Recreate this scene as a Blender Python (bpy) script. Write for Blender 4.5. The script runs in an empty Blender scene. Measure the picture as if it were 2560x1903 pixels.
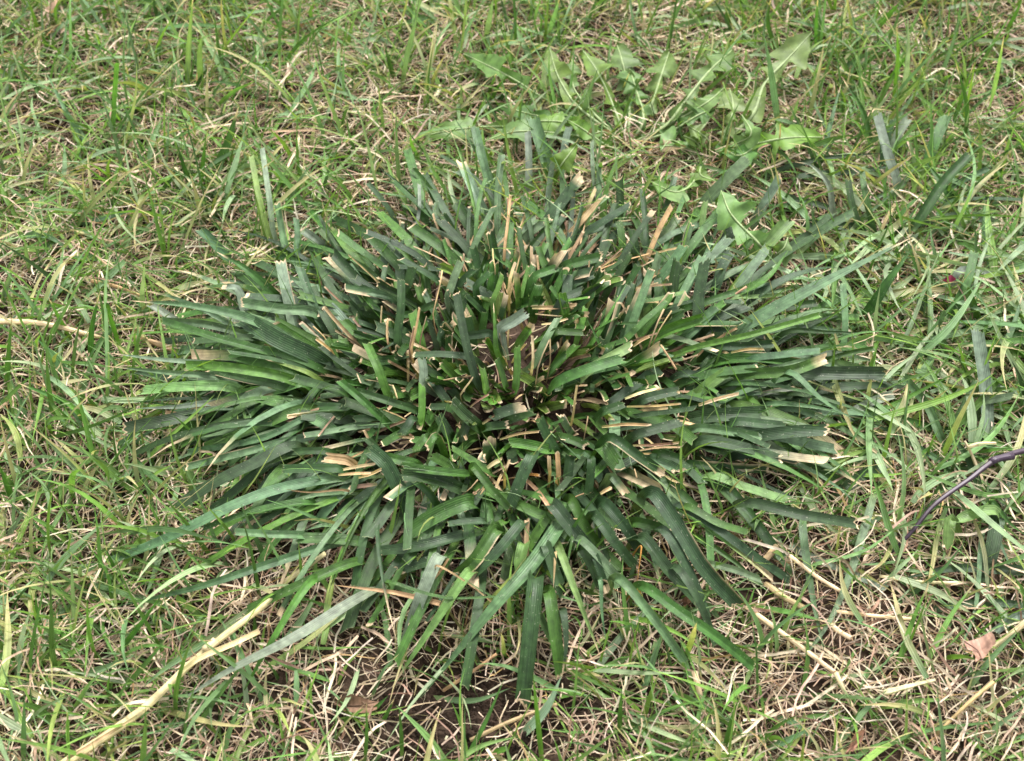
import bpy, math, random
import numpy as np
from mathutils import Vector

random.seed(7)
rng = np.random.default_rng(11)
scene = bpy.context.scene
COL = scene.collection

# ------------------------------------------------------------------ camera
PITCH = math.radians(50.0)
DIST = 0.664
HFOV = math.radians(45.0)
SW, SH = 2560.0, 1903.0
cam_d = bpy.data.cameras.new('camera')
cam = bpy.data.objects.new('camera', cam_d)
COL.objects.link(cam)
cam.location = (0, -DIST * math.cos(PITCH), DIST * math.sin(PITCH))
cam.rotation_euler = (math.pi / 2 - PITCH, 0, 0)
cam_d.sensor_fit = 'HORIZONTAL'
cam_d.angle = HFOV
cam_d.clip_start = 0.01
cam_d.clip_end = 200
cam_d.dof.use_dof = True
cam_d.dof.focus_distance = 0.62
cam_d.dof.aperture_fstop = 15.0
scene.camera = cam

# ------------------------------------------------------------------ sky and sun (bright overcast)
SUN_EL, SUN_AZ = math.radians(62), math.radians(20)
w = bpy.data.worlds.new('World')
scene.world = w
w.use_nodes = True
nt = w.node_tree
nt.nodes.clear()
sky = nt.nodes.new('ShaderNodeTexSky')
sky.sky_type = 'NISHITA'
sky.sun_disc = False
sky.sun_elevation = SUN_EL
sky.sun_rotation = SUN_AZ
sky.dust_density = 4.0
hsv = nt.nodes.new('ShaderNodeHueSaturation')      # cloud cover: the blue is mostly gone
hsv.inputs['Saturation'].default_value = 0.20
bg = nt.nodes.new('ShaderNodeBackground')
bg.inputs['Strength'].default_value = 0.15
out = nt.nodes.new('ShaderNodeOutputWorld')
nt.links.new(sky.outputs[0], hsv.inputs['Color'])
nt.links.new(hsv.outputs[0], bg.inputs['Color'])
nt.links.new(bg.outputs[0], out.inputs['Surface'])
sun_d = bpy.data.lights.new('sun', 'SUN')
sun_d.energy = 1.5
sun_d.angle = math.radians(13)
sun_d.color = (1.0, 0.975, 0.94)
sun = bpy.data.objects.new('sun', sun_d)
COL.objects.link(sun)
sd = Vector((math.sin(SUN_AZ) * math.cos(SUN_EL), math.cos(SUN_AZ) * math.cos(SUN_EL), math.sin(SUN_EL)))
sun.rotation_euler = (-sd).to_track_quat('-Z', 'Y').to_euler()
sun.location = (0.3, 0.8, 2.0)
vs = scene.view_settings
vs.view_transform = 'Standard'
vs.look = 'None'
vs.gamma = 1.0
vs.use_curve_mapping = False
vs.exposure = 1.38

# ------------------------------------------------------------------ helpers
CAM = np.array(cam.location)
FWD = np.array((0, math.cos(PITCH), -math.sin(PITCH)))
UPV = np.array((0, math.sin(PITCH), math.cos(PITCH)))
RGT = np.array((1.0, 0, 0))
TH = math.tan(HFOV / 2)


def ground_z(x, y):
    z = 0.0035 * np.sin(23 * x + 1.3) * np.sin(19 * y + 0.4) + 0.0022 * np.sin(47 * x + 31 * y) + 0.0012 * np.sin(91 * x - 73 * y + 2)
    z = z + 0.010 * np.exp(-((x + 0.0) ** 2 + (y - 0.0) ** 2) / 0.012)
    z = z - 0.008 * np.exp(-((x + 0.022) ** 2 / 0.0012 + (y + 0.165) ** 2 / 0.0008))
    return z


def unproj(px, py, z):
    """a photograph pixel at the height z above the ground sheet"""
    u = (px / SW - 0.5) * 2 * TH
    v = -(py / SH - 0.5) * 2 * TH * SH / SW
    d = FWD + u * RGT + v * UPV
    t = (z - CAM[2]) / d[2]
    return CAM + d * t


def px_m(p):
    """metres per photograph pixel at the point p"""
    return float(np.dot(np.asarray(p) - CAM, FWD)) * 2 * TH / SW


REG = {'A': (0, 0), 'B': (850, 0), 'C': (1700, 0), 'D': (0, 630), 'E': (850, 630), 'F': (1700, 630),
       'G': (0, 1263), 'H': (850, 1263), 'I': (1700, 1263), 'J': (1030, 60), 'K': (1500, 60), 'L': (1600, 380)}
SCL = {'J': 0.27, 'K': 0.27, 'L': 0.2252}


def topx(r, x, y):
    s = SCL.get(r, 0.3874)
    return REG[r][0] + x * s, REG[r][1] + y * s


def tag(o, label=None, cat=None, group=None, kind=None):
    if label: o['label'] = label
    if cat: o['category'] = cat
    if group: o['group'] = group
    if kind: o['kind'] = kind
    return o


def thing(name, label, cat, loc, group=None):
    e = bpy.data.objects.new(name, None)
    e.empty_display_size = 0.01
    COL.objects.link(e)
    e.location = loc
    return tag(e, label, cat, group)


def mesh_obj(name, V, F, mat, parent=None, uv=None, col=None, smooth=True):
    """V (n,3) world coordinates, F list or array of quads/tris; parent keeps world coordinates"""
    V = np.asarray(V, dtype=np.float32)
    off = np.zeros(3)
    p = parent
    while p is not None:
        off += np.array(p.location)
        p = p.parent
    me = bpy.data.meshes.new(name)
    if isinstance(F, np.ndarray):
        n, k = F.shape
        loops = F.reshape(-1).astype(np.int32)
        me.vertices.add(len(V))
        me.vertices.foreach_set('co', (V - off).astype(np.float32).reshape(-1))
        me.loops.add(len(loops))
        me.loops.foreach_set('vertex_index', loops)
        me.polygons.add(n)
        me.polygons.foreach_set('loop_start', np.arange(0, n * k, k, dtype=np.int32))
        me.update(calc_edges=True)
        me.validate()
    else:
        me.from_pydata((V - off).tolist(), [], F)
        me.update()
    if uv is not None:
        ul = me.uv_layers.new(name='UVMap')
        li = np.empty(len(me.loops), dtype=np.int32)
        me.loops.foreach_get('vertex_index', li)
        ul.data.foreach_set('uv', np.asarray(uv, dtype=np.float32)[li].reshape(-1))
    if col is not None:
        ca = me.color_attributes.new('Col', 'FLOAT_COLOR', 'POINT')
        c4 = np.ones((len(V), 4), dtype=np.float32)
        c4[:, :3] = col
        ca.data.foreach_set('color', c4.reshape(-1))
    me.polygons.foreach_set('use_smooth', [smooth] * len(me.polygons))
    me.materials.append(mat)
    o = bpy.data.objects.new(name, me)
    COL.objects.link(o)
    if parent is not None:
        o.parent = parent
    return o


# ------------------------------------------------------------------ materials
def new_mat(name):
    m = bpy.data.materials.new(name)
    m.use_nodes = True
    t = m.node_tree
    t.nodes.clear()
    return m, t, t.nodes, t.links


def leaf_material(name, veins=9, rough=0.45, spec=0.4, transl=0.22, speck=0.25, bump=0.35, mott=0.35, scale=260, streak=0.30):
    m, t, N, L = new_mat(name)
    att = N.new('ShaderNodeAttribute'); att.attribute_name = 'Col'
    tc = N.new('ShaderNodeTexCoord')
    uv = N.new('ShaderNodeUVMap'); uv.uv_map = 'UVMap'
    sx = N.new('ShaderNodeSeparateXYZ'); L.new(uv.outputs[0], sx.inputs[0])
    mul = N.new('ShaderNodeMath'); mul.operation = 'MULTIPLY'; mul.inputs[1].default_value = veins * 2 * math.pi
    L.new(sx.outputs[0], mul.inputs[0])
    sn = N.new('ShaderNodeMath'); sn.operation = 'SINE'; L.new(mul.outputs[0], sn.inputs[0])
    # finer second set of veins keeps the stripes from looking regular
    mp = N.new('ShaderNodeMapping'); mp.inputs['Scale'].default_value = (15, 0.18, 1)
    L.new(uv.outputs[0], mp.inputs[0])
    st = N.new('ShaderNodeTexNoise'); st.inputs['Scale'].default_value = 1.0; st.inputs['Detail'].default_value = 2
    L.new(mp.outputs[0], st.inputs[0])
    no = N.new('ShaderNodeTexNoise'); no.inputs['Scale'].default_value = scale; no.inputs['Detail'].default_value = 4
    L.new(tc.outputs['Object'], no.inputs[0])
    # brightness factor
    r1 = N.new('ShaderNodeMapRange'); r1.inputs['From Min'].default_value = 0.3; r1.inputs['From Max'].default_value = 0.7
    r1.inputs['To Min'].default_value = 1 - mott; r1.inputs['To Max'].default_value = 1 + mott
    L.new(no.outputs[0], r1.inputs[0])
    r2 = N.new('ShaderNodeMapRange'); r2.inputs['From Min'].default_value = 0.3; r2.inputs['From Max'].default_value = 0.7
    r2.inputs['To Min'].default_value = 1 - streak; r2.inputs['To Max'].default_value = 1 + streak
    L.new(st.outputs[0], r2.inputs[0])
    r3 = N.new('ShaderNodeMapRange'); r3.inputs['From Min'].default_value = -1; r3.inputs['From Max'].default_value = 1
    r3.inputs['To Min'].default_value = 0.95; r3.inputs['To Max'].default_value = 1.05
    L.new(sn.outputs[0], r3.inputs[0])
    m1 = N.new('ShaderNodeMath'); m1.operation = 'MULTIPLY'; L.new(r1.outputs[0], m1.inputs[0]); L.new(r2.outputs[0], m1.inputs[1])
    m2 = N.new('ShaderNodeMath'); m2.operation = 'MULTIPLY'; L.new(m1.outputs[0], m2.inputs[0]); L.new(r3.outputs[0], m2.inputs[1])
    vm = N.new('ShaderNodeVectorMath'); vm.operation = 'SCALE'
    L.new(att.outputs['Color'], vm.inputs[0]); L.new(m2.outputs[0], vm.inputs['Scale'])
    # dust specks and small scars
    sp = N.new('ShaderNodeTexNoise'); sp.inputs['Scale'].default_value = 900; sp.inputs['Detail'].default_value = 1
    L.new(tc.outputs['Object'], sp.inputs[0])
    rs = N.new('ShaderNodeMapRange'); rs.inputs['From Min'].default_value = 0.70; rs.inputs['From Max'].default_value = 0.76
    rs.inputs['To Max'].default_value = speck
    L.new(sp.outputs[0], rs.inputs[0])
    mx = N.new('ShaderNodeMix'); mx.data_type = 'RGBA'
    L.new(rs.outputs[0], mx.inputs[0]); L.new(vm.outputs[0], mx.inputs[6]); mx.inputs[7].default_value = (0.55, 0.55, 0.42, 1)
    bs = N.new('ShaderNodeBsdfPrincipled')
    bs.inputs['Roughness'].default_value = rough
    bs.inputs['Specular IOR Level'].default_value = spec
    L.new(mx.outputs[2], bs.inputs['Base Color'])
    hs = N.new('ShaderNodeMath'); hs.operation = 'MULTIPLY_ADD'; L.new(st.outputs[0], hs.inputs[0]); hs.inputs[1].default_value = 2.2; L.new(sn.outputs[0], hs.inputs[2])
    bp = N.new('ShaderNodeBump'); bp.inputs['Strength'].default_value = bump; bp.inputs['Distance'].default_value = 0.0002
    L.new(hs.outputs[0], bp.inputs['Height']); L.new(bp.outputs[0], bs.inputs['Normal'])
    tr = N.new('ShaderNodeBsdfTranslucent')
    tcx = N.new('ShaderNodeVectorMath'); tcx.operation = 'MULTIPLY'; tcx.inputs[1].default_value = (1.5, 1.6, 0.7)
    L.new(mx.outputs[2], tcx.inputs[0]); L.new(tcx.outputs[0], tr.inputs[0])
    ms = N.new('ShaderNodeMixShader'); ms.inputs[0].default_value = transl
    L.new(bs.outputs[0], ms.inputs[1]); L.new(tr.outputs[0], ms.inputs[2])
    o = N.new('ShaderNodeOutputMaterial'); L.new(ms.outputs[0], o.inputs[0])
    return m


M_BLADE = leaf_material('coarse_blade', veins=8, rough=0.44, spec=0.33, transl=0.12, speck=0.28, bump=0.3)
M_LAWN = leaf_material('lawn_blade', veins=3, rough=0.48, spec=0.4, transl=0.28, speck=0.2, mott=0.25, scale=120)
M_DRY = leaf_material('dry_grass', veins=4, rough=0.75, spec=0.2, transl=0.15, speck=0.0, bump=0.5, mott=0.35, scale=180)
M_DAND = leaf_material('dandelion_leaf', veins=0, rough=0.5, spec=0.35, transl=0.25, speck=0.15, bump=0.0, mott=0.28, scale=170, streak=0.04)


def soil_material():
    m, t, N, L = new_mat('soil')
    tc = N.new('ShaderNodeTexCoord')
    n1 = N.new('ShaderNodeTexNoise'); n1.inputs['Scale'].default_value = 60; n1.inputs['Detail'].default_value = 8
    n2 = N.new('ShaderNodeTexNoise'); n2.inputs['Scale'].default_value = 700; n2.inputs['Detail'].default_value = 3
    L.new(tc.outputs['Object'], n1.inputs[0]); L.new(tc.outputs['Object'], n2.inputs[0])
    cr = N.new('ShaderNodeValToRGB')
    cr.color_ramp.elements[0].position = 0.3; cr.color_ramp.elements[0].color = (0.014, 0.009, 0.006, 1)
    cr.color_ramp.elements[1].position = 0.72; cr.color_ramp.elements[1].color = (0.066, 0.043, 0.029, 1)
    L.new(n1.outputs[0], cr.inputs[0])
    # far beyond the modelled turf the lawn is too distant to show blades
    sx = N.new('ShaderNodeVectorMath'); sx.operation = 'LENGTH'; L.new(tc.outputs['Object'], sx.inputs[0])
    mr = N.new('ShaderNodeMapRange'); mr.inputs['From Min'].default_value = 0.9; mr.inputs['From Max'].default_value = 1.5
    L.new(sx.outputs['Value'], mr.inputs[0])
    cr2 = N.new('ShaderNodeValToRGB')
    cr2.color_ramp.elements[0].position = 0.38; cr2.color_ramp.elements[0].color = (0.32, 0.24, 0.14, 1)
    cr2.color_ramp.elements[1].position = 0.6; cr2.color_ramp.elements[1].color = (0.09, 0.16, 0.04, 1)
    n3 = N.new('ShaderNodeTexNoise'); n3.inputs['Scale'].default_value = 35; n3.inputs['Detail'].default_value = 6
    L.new(tc.outputs['Object'], n3.inputs[0]); L.new(n3.outputs[0], cr2.inputs[0])
    mx = N.new('ShaderNodeMix'); mx.data_type = 'RGBA'
    L.new(mr.outputs[0], mx.inputs[0]); L.new(cr.outputs[0], mx.inputs[6]); L.new(cr2.outputs[0], mx.inputs[7])
    bs = N.new('ShaderNodeBsdfPrincipled'); bs.inputs['Roughness'].default_value = 0.95
    bs.inputs['Specular IOR Level'].default_value = 0.15
    L.new(mx.outputs[2], bs.inputs['Base Color'])
    bp = N.new('ShaderNodeBump'); bp.inputs['Strength'].default_value = 0.9; bp.inputs['Distance'].default_value = 0.0012
    L.new(n2.outputs[0], bp.inputs['Height']); L.new(bp.outputs[0], bs.inputs['Normal'])
    o = N.new('ShaderNodeOutputMaterial'); L.new(bs.outputs[0], o.inputs[0])
    return m


M_SOIL = soil_material()

# ------------------------------------------------------------------ the ground: one sheet, fine under the camera, reaching far out
def axis():
    a = np.linspace(-0.7, 0.8, 190)
    o = np.array([1.0, 1.5, 3, 8, 20, 60.0])
    return np.concatenate([-o[::-1], a, o])


gx, gy = axis() * 1.0, axis() + 0.0
X, Y = np.meshgrid(gx, gy)
Z = ground_z(X, Y)
rough_n = rng.normal(0, 0.0009, X.shape)
Z = Z + rough_n * (np.hypot(X, Y) < 0.9)
nx, ny = len(gx), len(gy)
ii = (np.arange(ny - 1)[:, None] * nx + np.arange(nx - 1)[None, :]).reshape(-1)
ground = mesh_obj('ground', np.stack([X, Y, Z], -1).reshape(-1, 3), np.stack([ii, ii + 1, ii + nx + 1, ii + nx], -1), M_SOIL)
tag(ground, 'dark brown bare soil under the lawn', kind='structure')

# ------------------------------------------------------------------ colours (albedo)
PAL = {'d': (.027, .066, .014), 'g': (.050, .118, .021), 'b': (.080, .175, .028), 'G': (.105, .174, .080),
       'p': (.185, .240, .165), 'l': (.150, .255, .075), 'B': (.082, .154, .067), 'k': (.034, .067, .025),
       't': (.47, .335, .175), 'o': (.50, .24, .06), 'y': (.165, .25, .055), 'T': (.66, .53, .315), 'n': (.27, .175, .11)}
TAN = np.array((.62, .47, .29))


def jit(c, a=0.14):
    c = np.array(c) * (1 + random.uniform(-a, a))
    return np.clip(c * (1 + np.array([random.uniform(-.08, .08) for _ in range(3)])), 0, 1)


def catmull(P, n):
    P = np.asarray(P, float)
    if len(P) == 2:
        t = np.linspace(0, 1, n)[:, None]
        return P[0] * (1 - t) + P[1] * t
    seg = np.linalg.norm(np.diff(P, axis=0), axis=1)
    s = np.concatenate([[0], np.cumsum(seg)])
    ts = np.linspace(0, s[-1], n)
    # centripetal-like hermite with finite difference tangents
    m = np.zeros_like(P)
    m[0] = (P[1] - P[0]) / seg[0]
    m[-1] = (P[-1] - P[-2]) / seg[-1]
    for i in range(1, len(P) - 1):
        m[i] = (P[i + 1] - P[i - 1]) / (s[i + 1] - s[i - 1])
    out_ = []
    for q in ts:
        i = min(np.searchsorted(s, q, side='right') - 1, len(P) - 2)
        h = seg[i]
        t = (q - s[i]) / h
        out_.append((2 * t**3 - 3 * t**2 + 1) * P[i] + (t**3 - 2 * t**2 + t) * h * m[i]
                    + (-2 * t**3 + 3 * t**2) * P[i + 1] + (t**3 - t**2) * h * m[i + 1])
    return np.array(out_)


def blade_geo(P, width, colour, tip='c', facing=None, fold=None, nrow=10, ncol=7, twist=None, ragged=1.0, base_w=0.7):
    """one leaf blade as a keeled ribbon along the path P. tip: c fresh ragged cut, t dry tan cut, p pointed, r round"""
    L_ = np.linalg.norm(np.diff(np.asarray(P), axis=0), axis=1).sum()
    C = catmull(P, nrow)
    # last two rows crowd at the tip so that the dry rim is thin
    if tip in 'ct':
        d = (C[-1] - C[-2]); d /= np.linalg.norm(d) + 1e-9
        rim = min((random.uniform(.0003, .0011) if random.random() < .85 else random.uniform(.001, .004)) if tip == 't' else .0004, L_ * .12)
        C = np.vstack([C[:-1], C[-1] - d * rim * 1.5, C[-1] - d * rim, C[-1]])
    n = len(C)
    T = np.gradient(C, axis=0)
    T /= np.linalg.norm(T, axis=1)[:, None] + 1e-12
    if facing is None:
        facing = np.array((random.uniform(-.5, .5), random.uniform(-.6, .3), 1.0))
    S = np.cross(T, facing)
    S /= np.linalg.norm(S, axis=1)[:, None] + 1e-12
    Nn = np.cross(S, T)
    tw = (random.uniform(-.5, .5) if twist is None else twist)
    ang = np.linspace(-.3, 1, n) * tw
    S2 = S * np.cos(ang)[:, None] + Nn * np.sin(ang)[:, None]
    N2 = -S * np.sin(ang)[:, None] + Nn * np.cos(ang)[:, None]
    t = np.linspace(0, 1, n)
    if tip in 'ct':
        W = width * (base_w + (1 - base_w) * np.clip(t / .35, 0, 1)) * (1 - .10 * t)
    elif tip == 'p':
        W = width * (base_w + (1 - base_w) * np.clip(t / .3, 0, 1)) * np.clip(1 - np.clip((t - .35) / .65, 0, 1) ** 1.5, .03, 1)
    else:
        W = width * (base_w + (1 - base_w) * np.clip(t / .3, 0, 1)) * np.sqrt(np.clip(1 - np.clip((t - .82) / .18, 0, 1) ** 2, .02, 1))
    f = random.uniform(.06, .34) if fold is None else fold
    fe = random.choice([1.0, 1.0, 1.25, 1.8])
    s = np.linspace(-1, 1, ncol)
    V = (C[:, None, :] + S2[:, None, :] * (s[None, :, None] * W[:, None, None] / 2)
         + N2[:, None, :] * ((np.abs(s) ** fe)[None, :, None] * W[:, None, None] * f))
    if tip in 'ct':
        jag = np.array([random.uniform(-1, 1) for _ in range(ncol)]) * width * .17 * ragged
        if tip == 'c':
            jag += np.where(np.arange(ncol) % 2 == 0, 1, -1) * width * .08 * ragged
        jag += s * random.uniform(-.35, .35) * width
        V[-1] += T[-1][None] * jag[:, None]
        V[-2] += T[-1][None] * jag[:, None]
        V[-3] += T[-1][None] * jag[:, None]
    # keep it out of the soil
    gz = ground_z(V[..., 0], V[..., 1])
    V[1:, :, 2] = np.maximum(V[1:, :, 2], gz[1:] + .0012)
    u = np.tile((s + 1) / 2, (n, 1))
    acc = np.concatenate([[0], np.cumsum(np.linalg.norm(np.diff(C, axis=0), axis=1))])
    v = np.tile((acc / .01)[:, None], (1, ncol))
    col = np.tile(np.asarray(colour)[None, None, :], (n, ncol, 1)).astype(float)
    # sheath end is paler and yellower
    k = np.clip(1 - t / .22, 0, 1)[:, None, None] * .6
    col = col * (1 - k) + np.array((.24, .30, .10)) * k
    rimc = TAN * random.uniform(.75, 1.15)
    if tip == 't':
        col[-1] = rimc
        col[-2] = rimc * (.85)
        if random.random() < .22:
            e = 0 if random.random() < .5 else -1
            col[n // 2:, e] = rimc * .8
        if random.random() < .12:
            col[-4] = col[-4] * .6 + rimc * .4
            col[-3] = rimc * .8
    elif tip == 'c':
        col[-1] = col[-1] * .55 + np.array((.42, .45, .22)) * .45
    elif tip == 'p' and random.random() < .4:
        col[-2:] = rimc
    idx = (np.arange(n - 1)[:, None] * ncol + np.arange(ncol - 1)[None, :]).reshape(-1)
    F = np.stack([idx, idx + 1, idx + ncol + 1, idx + ncol], -1)
    return V.reshape(-1, 3), F, np.stack([u, v], -1).reshape(-1, 2), col.reshape(-1, 3)


def tube_geo(P, r0, r1, colour, nside=7, nrow=10, flat=0.8, hollow=False):
    C = catmull(P, nrow)
    n = len(C)
    T = np.gradient(C, axis=0); T /= np.linalg.norm(T, axis=1)[:, None]
    ref = np.array((0.13, 0.2, 1.0))
    if abs(np.dot(T[0], ref / np.linalg.norm(ref))) > .9:
        ref = np.array((1.0, .1, .1))
    S = np.cross(T, ref); S /= np.linalg.norm(S, axis=1)[:, None]
    Nn = np.cross(S, T)
    a = np.linspace(0, 2 * math.pi, nside, endpoint=False)
    R = np.linspace(r0, r1, n)
    R = R * (1 + np.array([random.uniform(-.06, .06) for _ in range(n)]))
    V = C[:, None] + S[:, None] * (np.cos(a)[None, :, None] * R[:, None, None]) + Nn[:, None] * (np.sin(a)[None, :, None] * R[:, None, None] * flat)
    V = V.reshape(-1, 3)
    F = []
    for i in range(n - 1):
        for j in range(nside):
            k = (j + 1) % nside
            F.append((i * nside + j, i * nside + k, (i + 1) * nside + k, (i + 1) * nside + j))
    u = np.tile(np.arange(nside) / nside, n)
    acc = np.concatenate([[0], np.cumsum(np.linalg.norm(np.diff(C, axis=0), axis=1))])
    v = np.repeat(acc / .01, nside)
    col = np.tile(np.asarray(colour), (len(V), 1))
    if not hollow:
        F.append(tuple(range((n - 1) * nside, n * nside)))
    else:  # inner wall a little way down
        inner = C[-1][None] + S[-1][None] * (np.cos(a)[:, None] * r1 * .6) + Nn[-1][None] * (np.sin(a)[:, None] * r1 * .6 * flat)
        deep = inner - T[-1][None] * r1 * 3
        b = len(V)
        V = np.vstack([V, inner, deep])
        for j in range(nside):
            k = (j + 1) % nside
            F.append(((n - 1) * nside + j, (n - 1) * nside + k, b + k, b + j))
            F.append((b + j, b + k, b + nside + k, b + nside + j))
        u = np.concatenate([u, np.arange(nside) / nside, np.arange(nside) / nside])
        v = np.concatenate([v, np.full(nside * 2, acc[-1] / .01)])
        col = np.vstack([col, np.tile(np.asarray(colour), (2 * nside, 1))])
    F.append(tuple(range(nside))[::-1])
    return V, F, np.stack([u, v], -1), col


def add_geo(name, geo, mat, parent):
    V, F, uv, col = geo
    return mesh_obj(name, V, F, mat, parent, uv, col)


# ------------------------------------------------------------------ traced blades
def parse(text):
    """lines: region colour tip width x,y x,y ... [z=base,tip in mm]"""
    for ln in text.strip().splitlines():
        p = ln.split()
        if not p: continue
        z = None
        if p[-1].startswith('z='):
            z = [float(q) / 1000 for q in p[-1][2:].split(',')]
            p = p[:-1]
        r, c, tip, wd = p[0], p[1], p[2], float(p[3])
        pts = [topx(r, *map(float, q.split(','))) for q in p[4:]]
        yield r, c, tip, wd * SCL.get(r, .3874), pts, z


def heights(pts, z, zb0=None):
    a, b = np.array(pts[0]), np.array(pts[-1])
    ln = np.linalg.norm(b - a)
    lm = ln * 0.000215
    up = -(b - a)[1] / (ln + 1e-6)
    if z:
        zb, zt = z
    else:
        zb = zb0 if zb0 is not None else (.012 if up > .5 else .018 if up > -.5 else .028)
        zb += random.uniform(-.004, .006)
        zt = min(max(zb + lm * (.10 + .5 * up), .006), .055)
    k = len(pts)
    seg = [0.0]
    for i in range(1, k):
        seg.append(seg[-1] + np.linalg.norm(np.array(pts[i]) - np.array(pts[i - 1])))
    zs = []
    for s_ in seg:
        t = s_ / (seg[-1] + 1e-9)
        zs.append(zb + (zt - zb) * t + (.10 * lm * 4 * t * (1 - t) if z is None else 0))
    return zs


CENTRE = unproj(1270, 960, .0)


def traced_path(pts, zs, root_to=None, reach=.010):
    P = [unproj(x, y, zz + float(ground_z(*unproj(x, y, 0)[:2]))) for (x, y), zz in zip(pts, zs)]
    if len(P) == 2:        # a gentle natural bow
        mid = (P[0] + P[1]) / 2
        ln = np.linalg.norm(P[1] - P[0])
        mid = mid + np.array((random.uniform(-1, 1), random.uniform(-1, 1), random.uniform(.3, 1.2))) * ln * .045
        P = [P[0], mid, P[1]]
    if root_to is not None and P[0][2] > .004:
        h = np.array((root_to[0] - P[0][0], root_to[1] - P[0][1], 0))
        h = h / (np.linalg.norm(h) + 1e-6) * min(reach, np.linalg.norm(h))
        r = P[0] + h
        r[2] = float(ground_z(r[0], r[1])) - .001
        P = [r] + P
    elif root_to is None:
        P[0] = P[0].copy()
        P[0][2] = min(P[0][2], float(ground_z(P[0][0], P[0][1])) + .001)
    return P


def face_cam(p):
    v = CAM - p
    v = v / np.linalg.norm(v)
    return v * .55 + np.array((0, 0, .5)) + np.array([random.uniform(-.3, .3) for _ in range(3)])


def traced_leaf(parent, rec, mat, root_to=None, zb0=None, name='leaf'):
    r, c, tip, wpx, pts, z = rec
    zs = heights(pts, z, zb0)
    P = traced_path(pts, zs, root_to)
    wd = wpx * px_m(P[len(P) // 2]) * (random.uniform(.82, 1.0) if c not in 'tTon' else random.uniform(.5, .8))
    m = M_DRY if c in 'tTon' else mat
    nm = 'dead_leaf' if c in 'tTon' else name
    cc = np.array(PAL[c]) * (1.35 if mat is M_LAWN else .9)
    g = blade_geo(P, wd, jit(cc, .12), tip, face_cam(P[-1]), nrow=max(9, 4 * len(P)), ncol=9 if wpx > 20 else 7 if wpx > 12 else 5)
    return add_geo(nm, g, m, parent)


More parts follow.
